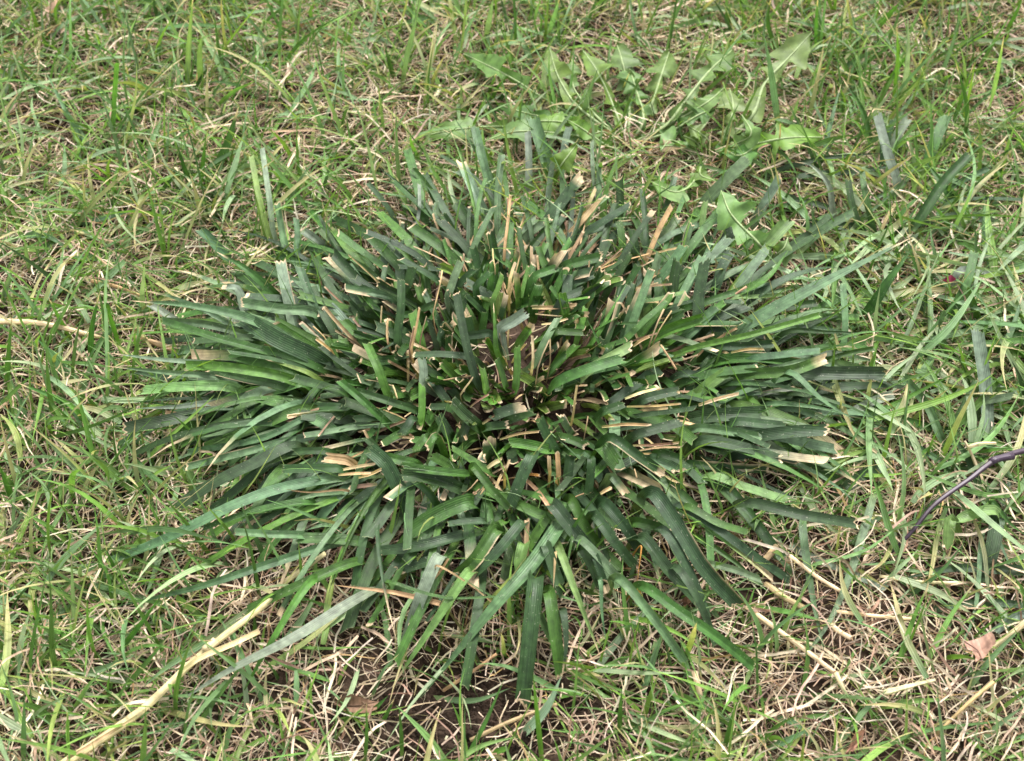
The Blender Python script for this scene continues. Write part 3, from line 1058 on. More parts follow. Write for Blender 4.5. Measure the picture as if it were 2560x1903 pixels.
# lawn tufts and single lawn blades that stand out one by one
LT = [
 ('grass_tuft', 'single thick bright green blade standing upright in the upper left lawn', ('A', 730, 930), "A b c 36 728,930 738,640 755,405 z=0,52"),
 ('grass_tuft', 'tall pale green tuft with a folded over blade near the top left', ('A', 1210, 620), """A l p 44 1205,640 1222,330 1250,-60 z=0,75
A l p 48 1225,290 1300,260 1400,215 z=40,44
A g p 40 1225,560 1262,320 z=0,35
A d p 30 1210,660 1300,500 1370,400 z=0,26
A g p 44 1200,640 1150,600 z=0,10"""),
 ('grass_tuft', 'two dark green blades in a V left of the pale upright clump tips', ('A', 1330, 1180), """A g p 62 1360,1170 1460,950 1540,690 z=0,46
A d p 34 1235,1230 1180,1060 1140,920 z=0,38
A g p 30 1290,1230 1310,1050 1330,860 z=0,42
A g p 30 1000,1290 1180,1080 z=0,16"""),
 ('grass_tuft', 'long diagonal green blades crossing the dry grass in the left upper lawn', ('A', 690, 1060), """A B p 42 690,1060 470,790 290,450 z=0,22
A G p 44 560,940 480,800 370,690 z=2,24
A G p 30 370,420 430,360 520,290 z=2,30
A G p 40 310,620 240,500 z=4,8"""),
 ('grass_tuft', 'bright green upright blades at the very top left corner', ('A', 330, 330), """A b p 30 370,190 395,-30 z=0,40
A b p 30 250,220 170,-20 z=0,36
A g p 36 330,340 265,200 z=0,28
A g p 30 500,220 430,80 z=0,34
A d p 36 50,230 0,80 z=0,30
A g p 30 120,330 200,260 z=0,18
A G p 34 20,280 200,60 z=0,34"""),
 ('grass_tuft', 'long blue green blades sweeping across the left edge above the straw', ('A', 350, 1560), """A B p 64 -30,1360 300,1530 480,1650 z=24,2
A G p 44 340,1440 560,1510 720,1600 z=6,6
A B p 40 450,1440 700,1400 920,1340 z=4,12
A g p 36 700,1560 900,1500 1200,1500 z=4,10
A l p 32 920,1340 1100,1300 1250,1310 z=8,12"""),
 ('grass_tuft', 'tall blue green blade rising to the top edge above the clump', ('B', 400, 560), """B G c 46 395,570 440,320 515,-20 z=0,80
B d p 40 360,540 320,420 290,300 z=0,36
B k p 30 390,700 395,560 z=0,10
B d p 34 500,640 520,500 z=0,16
B g p 28 520,620 650,560 z=0,14"""),
 ('grass_tuft', 'three upright green blades at the top edge left of the dandelions', ('B', 1050, 340), """B G p 42 940,260 965,120 990,-20 z=0,58
B b p 30 1070,350 1060,200 1030,60 z=0,40
B g p 32 1300,300 1250,100 1210,-20 z=0,60
B g p 28 1280,280 1290,90 z=0,40
B G p 38 1340,250 1380,120 1420,-20 z=0,56
B b c 24 1230,320 1230,210 z=0,30"""),
 ('grass_tuft', 'narrow green blade in front of the pale dandelion leaf', ('B', 1420, 790), """B l p 24 1410,790 1350,480 1350,330 z=0,44
B G p 44 1560,800 1610,600 1665,440 z=0,50
B g p 22 1380,660 1480,620 z=0,10"""),
 ('grass_tuft', 'small spiky green tuft below the left dandelion leaves', ('B', 980, 690), """B g p 30 970,690 1010,580 1090,480 z=0,26
B d p 34 980,690 1080,600 1190,520 z=0,24
B g p 26 950,640 980,540 1010,470 z=0,28
B b p 24 960,700 940,800 z=0,6
B g p 20 990,700 1050,770 z=0,6"""),
 ('grass_tuft', 'tall bluish blade standing in front of the large toothed dandelion leaf', ('C', 640, 850), """C G p 60 640,860 590,500 535,190 z=0,85
C l c 46 390,900 330,700 272,530 z=0,52
C g p 34 480,600 380,480 265,365 z=2,30
C t c 22 640,1060 645,930 650,800 z=0,36"""),
 ('grass_tuft', 'dark green upright blade pair at the top edge above the toothed dandelion leaf', ('C', 620, 320), """C d p 36 615,320 570,150 590,-30 z=0,70
C g p 36 870,350 875,180 890,-20 z=0,64
C g p 30 330,190 340,-20 z=0,44
C d p 26 450,250 540,100 590,60 z=0,40"""),
 ('grass_tuft', 'tall light green blade leaning right near the top right corner', ('C', 1930, 880), """C l p 38 1940,880 2030,550 2092,225 z=0,95
C b p 34 1740,860 1810,640 1900,400 z=0,50
C g p 34 1830,950 1850,700 1780,400 z=0,60
C l p 28 1850,600 1830,400 1775,215 z=4,60
C l p 34 2080,1120 2120,950 2172,780 z=0,44
C b p 24 2060,1220 2090,1080 z=0,22"""),
 ('grass_tuft', 'yellow green upright blades in the upper right lawn', ('C', 1500, 700), """C y p 36 1480,730 1550,520 1620,335 z=0,56
C p p 42 1420,700 1465,420 1470,80 z=0,85
C b p 36 1280,640 1420,420 1540,260 z=0,50
C b p 30 1370,680 1400,460 1400,150 z=0,70
C g p 46 1230,220 1370,70 1450,-40 z=0,46
C g p 30 1200,640 1220,480 1230,280 z=0,46
C G p 34 1150,640 1155,450 1150,280 z=0,44"""),
 ('grass_tuft', 'cluster of bright green upright blades in the top right corner', ('C', 2000, 230), """C g p 34 2020,240 1990,80 1990,-30 z=0,60
C b p 34 1870,330 1800,120 1750,-20 z=0,66
C g p 34 2100,220 2180,60 2220,-40 z=0,56
C b p 30 1720,240 1740,40 1750,-30 z=0,50
C g p 30 1900,420 1890,200 1950,60 z=0,60
C b p 28 2060,330 2130,170 z=0,34
C g p 28 1620,270 1570,100 1560,-30 z=0,56
C G p 36 2200,420 2090,400 z=0,12"""),
 ('grass_tuft', 'green blade bent over at its peak beside the left straw', ('D', 590, 770), """D g p 46 585,780 590,520 645,255 z=0,48
D b p 34 640,260 690,330 750,440 z=47,26
D b p 36 460,560 380,420 310,290 z=0,30
D l p 24 690,350 600,360 480,330 z=8,20"""),
 ('grass_tuft', 'upright green blade at the left edge in front of the straw', ('D', 50, 900), """D g p 42 45,910 60,640 80,400 z=0,50
D G p 36 240,540 260,420 270,320 z=0,26
D b p 30 0,330 60,200 130,150 z=4,20
D G p 40 10,330 60,170 90,80 z=2,30"""),
 ('grass_tuft', 'blue green blades fanning beside the clump on the left', ('D', 450, 830), """D B p 56 460,850 350,680 240,560 z=0,22
D g p 38 640,1040 480,900 z=0,18
D b p 40 620,1200 480,1010 300,900 z=0,24
D g p 40 560,1120 380,960 100,840 z=0,24
D b p 40 630,1450 560,1150 480,830 z=0,40
D l p 40 350,1650 480,1430 610,1290 z=2,26
D G p 44 330,1500 260,1400 210,1300 z=0,16
D g p 46 100,1650 40,1500 0,1380 z=0,26"""),
 ('grass_tuft', 'upright blue green blade at the bottom left corner', ('G', 160, 1680), """G B p 44 158,1700 160,1450 158,1215 z=0,46
G b p 30 420,1650 440,1500 430,1310 z=0,40
G g p 60 350,1420 240,1310 110,1270 z=2,16
G l p 34 450,1370 560,1180 690,1060 z=0,30"""),
 ('grass_tuft', 'spiky green tuft above the long straw in the lower left lawn', ('G', 700, 1010), """G g p 40 720,1285 900,1070 1115,820 z=0,34
G g p 38 725,1005 900,780 1055,565 z=0,44
G b p 34 630,1010 575,800 560,580 z=0,44
G G p 52 460,1050 680,1050 870,970 z=10,14
G b p 26 710,1280 715,1070 z=0,24
G b p 26 720,640 690,440 560,250 z=2,30
G g p 30 780,500 700,320 680,260 z=0,26"""),
 ('grass_tuft', 'long narrow green blades left of the straw joint', ('G', 300, 900), """G g p 44 600,1050 400,930 180,890 z=2,14
G g p 36 300,900 240,700 230,560 z=0,32
G g p 30 460,330 300,200 80,-20 z=0,24
G l p 30 480,860 470,560 460,300 z=2,30
G b p 40 430,230 330,150 130,40 z=4,24
G G p 50 20,290 90,140 200,0 z=2,24
G g p 40 960,730 1200,810 1440,900 z=6,8
G G p 36 740,540 1000,620 1350,800 z=6,5
G g p 36 1640,900 1645,780 1635,690 z=0,20"""),
 ('grass_tuft', 'bright green tall blade with dark base at the bottom centre', ('H', 1300, 1660), """H b p 44 1310,1690 1275,1350 1245,1080 z=0,56
H g p 40 790,1680 930,1420 1060,1120 z=0,30
H l p 40 680,1690 900,1560 1160,1490 z=4,14
H l p 50 700,1680 560,1500 360,1290 z=2,24
H p p 66 1150,1500 1330,1320 1430,1100 z=3,20
H b r 40 930,1640 1080,1570 z=0,12"""),
 ('grass_tuft', 'upright green blades at the bottom left of the bare soil', ('H', 170, 1650), """H g p 34 160,1690 175,1480 170,1270 z=0,40
H g p 30 400,1640 395,1480 380,1300 z=0,34
H b p 44 0,1420 160,1310 z=0,16
H g p 40 150,1400 310,1230 z=2,16
H g p 36 230,1470 350,1250 z=0,26
H G p 34 200,1250 290,1060 380,960 z=2,22
H b p 26 810,1540 770,1390 720,1270 z=0,20
H G p 44 600,1220 870,1260 1100,1180 z=4,8"""),
 ('grass_tuft', 'long green blades crossing the dry grass at the bottom right of centre', ('H', 1800, 1400), """H g p 50 1830,1340 2000,1500 2230,1650 z=8,4
H g p 34 1800,1480 1810,1300 1820,1180 z=0,30
H l p 36 1490,1100 1660,1200 1790,1330 z=12,4
H b p 30 1400,1215 1550,1220 1640,1270 z=6,6
H G p 34 1950,1290 2080,1170 z=0,14
H G p 56 1540,1220 1780,890 2040,620 2230,460 z=3,16"""),
 ('grass_tuft', 'thin green arching blades over the dry lawn in the lower right', ('I', 1350, 1050), """I l p 42 1570,1060 1740,730 1910,490 z=2,26
I b p 40 1380,1110 1520,700 1615,490 z=0,30
I b p 42 370,590 700,690 980,765 z=8,8
I l p 36 700,1380 900,1360 1200,1390 z=4,6
I G p 50 580,1550 740,1500 850,1430 z=4,10
I G p 56 950,1640 1180,1340 1340,1190 z=2,14
I B p 46 470,1290 760,1420 960,1650 z=8,3
I g p 36 270,1650 340,1350 390,1230 z=0,30
I g p 40 480,1560 620,1440 770,1350 z=0,22
I l p 36 1330,1260 1600,1260 1800,1250 z=4,8
I G p 44 1420,1370 1440,1230 z=2,18
I g p 30 1200,1640 1500,1480 2200,1380 z=4,10"""),
 ('grass_tuft', 'green blades entering at the bottom right corner', ('I', 1900, 1600), """I l p 40 1900,1650 2050,1570 2250,1500 z=2,12
I G p 44 1860,1190 2010,990 2230,760 z=3,22
I b p 30 1480,1480 1620,1560 1800,1600 z=4,4
I G p 40 1900,1560 2230,1290 z=2,16
I l p 36 2250,1600 2090,1640 z=6,6"""),
]
for nm, lab, b, txt in LT:
    tuft(nm, lab, 'grass tuft', b, txt, 'lawn grass tufts', M_LAWN, rooted=False)

# ------------------------------------------------------------------ dandelions
def dandelion_leaf(parent, reg, wpx, pts, zs, colour, lobes=4, seed=0):
    rnd = random.Random(seed)
    P = [unproj(*topx(reg, *p), z + float(ground_z(*unproj(*topx(reg, *p), 0)[:2]))) for p, z in zip(pts, zs)]
    W = wpx * SCL.get(reg, .3874) * px_m(P[-1]) / 2 * 1.22
    n = 15 * lobes + 16
    C = catmull(P, n)
    T = np.gradient(C, axis=0); T /= np.linalg.norm(T, axis=1)[:, None]
    S = np.cross(T, np.array((rnd.uniform(-.2, .2), -.35, 1.0))); S /= np.linalg.norm(S, axis=1)[:, None]
    Nn = np.cross(S, T)
    t = np.linspace(0, 1, n)
    L_ = np.linalg.norm(np.diff(C, axis=0), axis=1).sum()
    cols = [-1, -.6, -.25, 0, .25, .6, 1]
    V = np.zeros((n, 7, 3)); col = np.zeros((n, 7, 3))
    tt = rnd.uniform(.60, .80)
    ph = [rnd.uniform(-.3, .3), rnd.uniform(-.3, .3)]
    la = [[rnd.uniform(.55, 1.25) for _ in range(lobes + 1)] for _ in (0, 1)]
    tl = [rnd.uniform(.75, 1.12), rnd.uniform(.75, 1.12)]
    bk = rnd.uniform(.2, .6)
    tips = [rnd.uniform(.55, .95), rnd.uniform(.55, .95)]
    rise = [rnd.uniform(-.15, .45), rnd.uniform(-.15, .45)]
    for side in (0, 1):
        for i in range(n):
            x = t[i]
            if x < tt:
                q = (x / tt * lobes + ph[side]) % 1.0
                k = min(int(x / tt * lobes), lobes - 1)
                env = (.22 + .78 * (x / tt) ** .9)
                saw = q ** 1.6 if q < .8 else (1 - (q - .8) / .2)      # slow rise, fast fall: teeth point backwards once sheared
                saw = 1 - q if q > .12 else q / .12 * .88
                h = W * env * (.11 + .88 * saw ** 1.25) * rnd.uniform(.94, 1.06) * la[side][k]
            else:
                q = (x - tt) / (1 - tt)
                h = W * tl[side] * (1.05 * (1 - q) ** tips[side] if q > .10 else .3 + 7.5 * q)
                h = h * (1 + .07 * math.sin(q * 22 + seed) + .05 * math.sin(q * 47 + side))
            h = max(h, W * .05)
            for j, c in enumerate(cols):
                if (c < 0) != (side == 0) and c != 0: continue
                if c == 0 and side == 1: continue
                back = -abs(c) * h * bk
                ruf = (.20 * W * math.sin(x * 19 + side * 2 + seed) + .10 * W * math.sin(x * 43 + seed * 3)) * abs(c) ** 1.5
                V[i, j] = C[i] + S[i] * (c * h) + T[i] * back + Nn[i] * (ruf + abs(c) * h * rise[side])
                col[i, j] = colour
    col *= np.random.default_rng(seed).uniform(.9, 1.1, (n, 7, 1))
    V[..., 2] = np.maximum(V[..., 2], ground_z(V[..., 0], V[..., 1]) + .0015)
    idx = (np.arange(n - 1)[:, None] * 7 + np.arange(6)[None]).reshape(-1)
    F = np.stack([idx, idx + 1, idx + 8, idx + 7], -1)
    uv = np.stack([np.tile((np.array(cols) + 1) / 2, (n, 1)), np.tile((t * L_ / .01)[:, None], (1, 7))], -1).reshape(-1, 2)
    lf = mesh_obj('leaf', V.reshape(-1, 3), F, M_DAND, parent, uv, col.reshape(-1, 3))
    R = C + Nn * .0003
    g = tube_geo(R[::4] if len(R) % 4 == 1 else np.vstack([R[::4], R[-1:]]), W * .085 + .0003, .0003, (.34, .42, .20), nside=6, nrow=n // 2, flat=.8)
    V_, F_, u_, c_ = g
    mesh_obj('midrib', V_, F_, M_DAND, lf, u_, c_)
    return lf


DY, DG, DD, DR = (.120, .205, .036), (.125, .200, .055), (.085, .170, .035), (.21, .16, .07)
def dandelion(label, centre, leaves, seed0):
    b = unproj(*topx(*centre), 0); b[2] = float(ground_z(b[0], b[1]))
    e = thing('dandelion_plant', label, 'dandelion', tuple(b), 'dandelion plants behind the clump')
    for i, (reg, wpx, pts, z0, z1, c, lb) in enumerate(leaves):
        zs = [z0 + .003 + (z1 - z0) * k / (len(pts) - 1) + .004 * math.sin(math.pi * k / (len(pts) - 1)) for k in range(len(pts))]
        cc = topx(*centre)
        s = SCL.get(reg, .3874)
        root = ((cc[0] - REG[reg][0]) / s, (cc[1] - REG[reg][1]) / s)
        dandelion_leaf(e, reg, wpx, [root] + pts, [.001] + zs, jit(c, .12), lb, seed0 + i)
    # the short crown the leaves grow from
    g = tube_geo([b + np.array((0, 0, -.002)), b + np.array((0, .001, .003)), b + np.array((0, .001, .007))], .0045, .0028, (.25, .15, .12), nside=8, nrow=5, flat=1)
    V_, F_, u_, c_ = g
    mesh_obj('crown', V_, F_, M_DAND, e, u_, c_)


dandelion('dandelion rosette with many toothed green leaves behind the clump', ('K', 260, 1120), [
    ('J', 270, [(1530, 760), (1350, 480), (1270, 205)], .010, .018, DY, 3),
    ('J', 250, [(1830, 680), (1720, 450), (1575, 235)], .010, .024, DY, 3),
    ('J', 280, [(2010, 650), (1940, 330), (1900, 200)], .010, .018, DG, 4),
    ('K', 320, [(600, 950), (800, 700), (1000, 450), (1225, 240)], .008, .016, DG, 5),
    ('K', 270, [(455, 800), (560, 500), (640, 260)], .008, .014, DG, 4),
    ('K', 250, [(700, 900), (1000, 720), (1150, 590)], .008, .014, DG, 4),
    ('J', 220, [(1300, 1010), (950, 1000), (670, 1085)], .010, .016, DG, 4),
    ('J', 240, [(1300, 740), (900, 490), (480, 280)], .008, .012, DD, 4),
    ('J', 180, [(1500, 900), (1150, 850), (800, 750)], .008, .010, DD, 4),
    ('J', 230, [(1000, 960), (480, 970), (110, 1035)], .008, .010, DG, 4),
    ('K', 150, [(500, 1150), (640, 1130), (790, 1150)], .008, .012, DR, 3),
    ('J', 150, [(1850, 1040), (1750, 1000), (1600, 1060)], .008, .012, DR, 3),
    ('J', 150, [(1850, 1150), (1560, 960), (1420, 880)], .008, .012, DY, 3),
    ('J', 230, [(1700, 850), (1500, 600), (1480, 330)], .008, .014, DG, 4),
    ('K', 250, [(400, 900), (330, 600), (250, 350)], .008, .014, DG, 4),
    ('K', 240, [(650, 1000), (900, 850), (1080, 780)], .008, .012, DD, 4),
    ('J', 210, [(1600, 950), (1250, 900), (1020, 930)], .008, .014, DY, 4),
], 10)
dandelion('dandelion with one large wavy leaf pointing to the top right', ('K', 980, 1230), [
    ('K', 400, [(1400, 860), (1520, 560), (1750, 310), (1965, 75)], .012, .034, DG, 3),
    ('K', 290, [(1300, 1150), (1700, 1060), (2065, 1050)], .012, .022, DY, 3),
    ('K', 190, [(1250, 1120), (1400, 1020), (1310, 840)], .012, .026, DG, 3),
    ('K', 200, [(1000, 1080), (820, 945)], .010, .018, DG, 3),
    ('K', 200, [(880, 1090), (770, 1035)], .010, .014, DY, 3),
    ('K', 180, [(930, 1400), (1095, 1465)], .012, .014, DY, 2),
    ('K', 230, [(850, 1480), (700, 1560), (430, 1440)], .012, .010, DG, 3),
    ('K', 260, [(1150, 1180), (1300, 1220), (1480, 1100)], .010, .014, DD, 3),
    ('K', 250, [(1150, 1050), (1230, 800), (1200, 600)], .010, .014, DG, 4),
    ('K', 220, [(800, 1150), (650, 1080), (560, 1180)], .008, .012, DG, 3),
], 40)
dandelion('pale dandelion leaf with a pointed side lobe among blades at the clump right edge', ('L', 1520, 1260), [
    ('L', 430, [(1420, 1140), (1300, 1000), (1010, 690), (900, 430)], .014, .030, DG, 3),
    ('L', 300, [(1480, 1180), (1600, 1060), (1640, 950)], .012, .022, DG, 2),
], 60)
dandelion('small shiny yellow green dandelion leaf standing at the clump top edge', ('J', 1180, 1490), [
    ('J', 210, [(1300, 1420), (1400, 1280), (1525, 1115)], .012, .030, DY, 2),
    ('J', 170, [(1260, 1400), (1200, 1290)], .010, .022, DD, 2),
], 70)

# ------------------------------------------------------------------ straws, stems and fallen bits
def straw(label, reg, wpx0, wpx1, pts, zs, c='T', extra=None, name='straw_stalk', cat='straw', nside=9):
    P = [unproj(*topx(reg, *p), z) for p, z in zip(pts, zs)]
    P = [p + np.array((0, 0, float(ground_z(p[0], p[1])))) for p in P]
    s = SCL.get(reg, .3874)
    e = thing(name, label, cat, tuple(P[0]))
    g = tube_geo(P, wpx0 * s * px_m(P[0]) / 2, wpx1 * s * px_m(P[-1]) / 2, jit(PAL[c], .06), nside=nside, nrow=max(8, 5 * len(P)), flat=.7, hollow=True)
    add_geo('stalk', g, M_DRY, e)
    for nm, x0, x1, pp, zz, cc in (extra or []):
        Q = [unproj(*topx(reg, *p), z) for p, z in zip(pp, zz)]
        Q = [p + np.array((0, 0, float(ground_z(p[0], p[1])))) for p in Q]
        if nm == 'node':
            g = tube_geo(Q, x0 * s * px_m(Q[0]) / 2, x1 * s * px_m(Q[-1]) / 2, PAL[cc], nside=9, nrow=5, flat=.8)
        elif nm == 'root_fibre':
            g = tube_geo(Q, x0 * s * px_m(Q[0]) / 2, x1 * s * px_m(Q[-1]) / 2, PAL[cc], nside=5, nrow=7)
        else:
            g = blade_geo(Q, x0 * s * px_m(Q[0]), jit(PAL[cc], .1), 't', face_cam(Q[-1]), nrow=10, ncol=5, fold=.35)
        add_geo(nm, g, M_DRY, e)
    return e


straw('thick pale straw stalk with a frayed joint at the lower left', 'G', 70, 40,
      [(380, 1700), (900, 1325), (1250, 1035), (1420, 905), (1640, 735), (1850, 560)], [.010, .013, .015, .018, .019, .019], extra=[
      ('sheath', 40, 40, [(1180, 1090), (1300, 1010), (1500, 930), (1680, 840)], [.018, .021, .018, .014], 'T'),
      ('sheath', 22, 22, [(880, 1350), (640, 1500), (430, 1640)], [.021, .019, .016], 't'),
      ('node', 64, 60, [(1330, 960), (1370, 935), (1405, 905)], [.018, .019, .019], 'T'),
      ('root_fibre', 9, 4, [(1290, 1010), (1250, 970), (1240, 940)], [.018, .022, .024], 't'),
      ('root_fibre', 9, 4, [(1290, 1020), (1120, 1080), (970, 1120)], [.018, .012, .006], 't'),
      ('root_fibre', 8, 4, [(1300, 1030), (1270, 1110), (1300, 1150)], [.016, .008, .004], 't'),
      ('root_fibre', 8, 4, [(1400, 900), (1300, 900), (1320, 830)], [.02, .022, .024], 't'),
      ('root_fibre', 8, 4, [(1380, 1000), (1430, 1060), (1400, 1120)], [.016, .010, .004], 't')])
straw('thin pale straw leaning into the clump above the thick straw', 'G', 42, 36, [(1810, 550), (1950, 440), (2100, 320)], [.010, .016, .024])
straw('smooth pale yellow straw entering at the left edge', 'D', 50, 34, [(-60, 462), (300, 510), (660, 565)], [.014, .012, .006])
straw('short tan straw between the left straw and the clump', 'D', 36, 48, [(850, 540), (1040, 595), (1240, 660)], [.006, .010, .012], 't')
straw('thin tan straw above the left straw', 'D', 34, 22, [(600, 212), (760, 235), (900, 268)], [.008, .009, .008], 't')
straw('long diagonal pale straw in the lower right dry patch', 'I', 38, 34, [(410, 670), (750, 925), (1000, 1110)], [.006, .010, .008])
straw('pale straw continuing downwards in the lower right dry patch', 'I', 34, 28, [(995, 1100), (1060, 1220), (1145, 1370)], [.010, .008, .004])
straw('short white straw beside the crossing grey blades', 'I', 32, 28, [(695, 360), (860, 480), (1020, 585)], [.014, .012, .010])
straw('thin dry straw pointing to the dead brown leaf', 'I', 22, 26, [(1640, 1500), (1850, 1290), (2030, 1130)], [.004, .012, .014], 't')
straw('pale flat straw touching the dead brown leaf from the right', 'I', 26, 44, [(2000, 930), (2120, 840), (2240, 745)], [.008, .014, .018])
straw('cream coloured short straw in the lower right lawn', 'I', 20, 46, [(1640, 1135), (1480, 1175), (1310, 1220)], [.012, .012, .008])
straw('thin horizontal straw below the crossing grey blades', 'I', 26, 26, [(990, 722), (1250, 735), (1500, 728)], [.006, .009, .006])
straw('stubby tan straw on the dry ground beside the clump', 'I', 44, 46, [(490, 450), (560, 370), (620, 300)], [.005, .009, .010], 't')
straw('tan straw lying below the stubby straw', 'I', 44, 46, [(540, 540), (660, 620), (800, 700)], [.005, .008, .006], 't')
straw('pale straw under the tip of the blue crossing blade', 'I', 40, 36, [(930, 780), (1010, 850), (1090, 890)], [.004, .006, .008])
straw('long thin pale straw under the dark right edge blades', 'I', 24, 24, [(1280, 475), (1550, 490), (1820, 492)], [.006, .009, .008])
straw('upright pale straw piece below the clump right side', 'I', 44, 36, [(95, 1060), (130, 1190), (150, 1330)], [.012, .010, .004])
straw('short tan straw lying on the bare soil', 'H', 26, 20, [(660, 1150), (850, 1030), (1010, 930)], [.005, .008, .010], 't')
straw('long tan straw lying across the soil at the bottom', 'H', 30, 24, [(840, 1510), (1100, 1390), (1400, 1290)], [.004, .008, .010], 't')
straw('white dry sliver standing at the top right of the dandelions', 'B', 14, 34, [(1945, 280), (1955, 200), (1965, 130)], [.004, .014, .022])
straw('forked pale twig at the right edge beside the purple stem', 'F', 34, 20, [(1950, 1480), (1880, 1330), (1830, 1240)], [.006, .014, .020], extra=[
      ('root_fibre', 34, 22, [(1850, 1280), (1930, 1250), (2040, 1230)], [.018, .021, .022], 'T')])

# purple stem
P = [topx('F', 2300, 1262), topx('F', 2050, 1335), topx('F', 1870, 1465), topx('I', 1640, 0), topx('I', 1480, 190), topx('I', 1330, 335)]
Q = [unproj(x, y, z) for (x, y), z in zip(P, (.024, .026, .025, .022, .016, .006))]
e = thing('plant_stem', 'curved dark purple stem lying across the grass at the right edge', 'stem', tuple(Q[-1]))
M_STEM = leaf_material('purple_stem', veins=5, rough=.4, spec=.4, transl=0.0, speck=.15, mott=.25)
V_, F_, u_, c_ = tube_geo(Q, .0016, .0008, (.040, .022, .036), nside=10, nrow=40, flat=.85)
ramp = np.clip((u_[:, 1] - 12) / 6, 0, 1)[:, None]
c_ = c_ * (1 - ramp) + np.array((.10, .035, .040)) * ramp
mesh_obj('stalk', V_, F_, M_STEM, e, u_, c_)
q = Q[1]
V_, F_, u_, c_ = tube_geo([q + np.array((-.004, -.002, .0004)), q, q + np.array((.008, .002, -.0004))], .0017, .0019, (.045, .026, .045), nside=10, nrow=5, flat=.9)
mesh_obj('node', V_, F_, M_STEM, e, u_, c_)


def fallen_leaf(label, name, cat, reg, outline, z, colour, curl=.004, vein=True):
    cx = sum(p[0] for p in outline) / len(outline); cy = sum(p[1] for p in outline) / len(outline)
    cw = unproj(*topx(reg, cx, cy), z)
    ring = []
    n = len(outline)
    for i in range(n):                         # finer, slightly uneven rim
        a, b = outline[i], outline[(i + 1) % n]
        for k in range(4):
            s = k / 4
            ring.append((a[0] + (b[0] - a[0]) * s + random.uniform(-3, 3), a[1] + (b[1] - a[1]) * s + random.uniform(-3, 3)))
    V = [cw]; m = len(ring)
    for f in (.35, .7, 1.0):
        for (x, y) in ring:
            p = unproj(*topx(reg, cx + (x - cx) * f, cy + (y - cy) * f), z)
            p[2] += curl * f * f * math.sin((x + y) * .02) + curl * .7 * f * f + random.uniform(-.0002, .0002)
            V.append(p)
    F = [(0, 1 + i, 1 + (i + 1) % m) for i in range(m)]
    for r in range(2):
        for i in range(m):
            j = (i + 1) % m
            F.append((1 + r * m + i, 1 + (r + 1) * m + i, 1 + (r + 1) * m + j, 1 + r * m + j))
    V = np.array(V)
    e = thing(name, label, cat, tuple(cw))
    uv = np.stack([(V[:, 0] - cw[0]) / .02 + .5, (V[:, 1] - cw[1]) / .01], -1)
    col = np.tile(np.array(colour), (len(V), 1)) * rng.uniform(.85, 1.15, (len(V), 1))
    mesh_obj('leaf_blade', V, F, M_DRY, e, uv, col)
    if vein:
        p0 = unproj(*topx(reg, *outline[0]), z + curl + .001); p1 = unproj(*topx(reg, *outline[n // 2]), z + curl + .001)
        V_, F_, u_, c_ = tube_geo([p0, cw + np.array((0, 0, .0006)), p1], .0004, .0003, np.array(colour) * .7, nside=6, nrow=8)
        mesh_obj('midrib', V_, F_, M_DRY, e, u_, c_)
    return e


fallen_leaf('dead pinkish brown leaf lying flat near the right edge', 'dead_leaf', 'leaf', 'I',
            [(1835, 880), (1990, 840), (2010, 930), (1950, 1010), (1880, 1055), (1870, 960)], .022, (.40, .24, .18))
fallen_leaf('small reddish brown dead leaf scrap at the bottom edge', 'dead_leaf', 'leaf', 'I',
            [(1070, 1600), (1110, 1510), (1180, 1470), (1175, 1520), (1120, 1590)], .012, (.36, .19, .13))
fallen_leaf('small dark red petal on the dry grass at the right', 'petal', 'petal', 'F',
            [(1685, 190), (1740, 165), (1775, 205), (1720, 225)], .020, (.16, .02, .045), .002, False)
fallen_leaf('pale pinkish dry leaf scrap at the top left corner', 'dead_leaf', 'leaf', 'A',
            [(300, 105), (350, 50), (390, 30), (370, 80), (320, 115)], .016, (.48, .33, .26), .003)
fallen_leaf('rusty brown leaf scrap beside the clump front right tips', 'dead_leaf', 'leaf', 'H',
            [(2200, 620), (2250, 590), (2260, 650), (2215, 680)], .012, (.34, .19, .12), .002)
fallen_leaf('flat dull brown leaf half hidden at the bottom left of the soil', 'dead_leaf', 'leaf', 'H',
            [(-40, 1285), (80, 1255), (250, 1265), (240, 1330), (20, 1350)], .006, (.20, .12, .075), .003)

# ------------------------------------------------------------------ the lawn: thatch and fine grass, made in bulk
def in_clump(x, y, grow=1.0):
    return ((x - CENTRE[0]) / (.150 * grow)) ** 2 + ((y - CENTRE[1]) / (.118 * grow)) ** 2 < 1


def value_noise(x, y, s, seed):
    r = np.random.default_rng(seed).random((64, 64))
    u, v = (x * s + 31.3), (y * s + 17.7)
    i, j = np.floor(u).astype(int), np.floor(v).astype(int)
    a, b = u - i, v - j
    a, b = a * a * (3 - 2 * a), b * b * (3 - 2 * b)
    g = lambda p, q: r[p % 64, q % 64]
    return (g(i, j) * (1 - a) + g(i + 1, j) * a) * (1 - b) + (g(i, j + 1) * (1 - a) + g(i + 1, j + 1) * a) * b


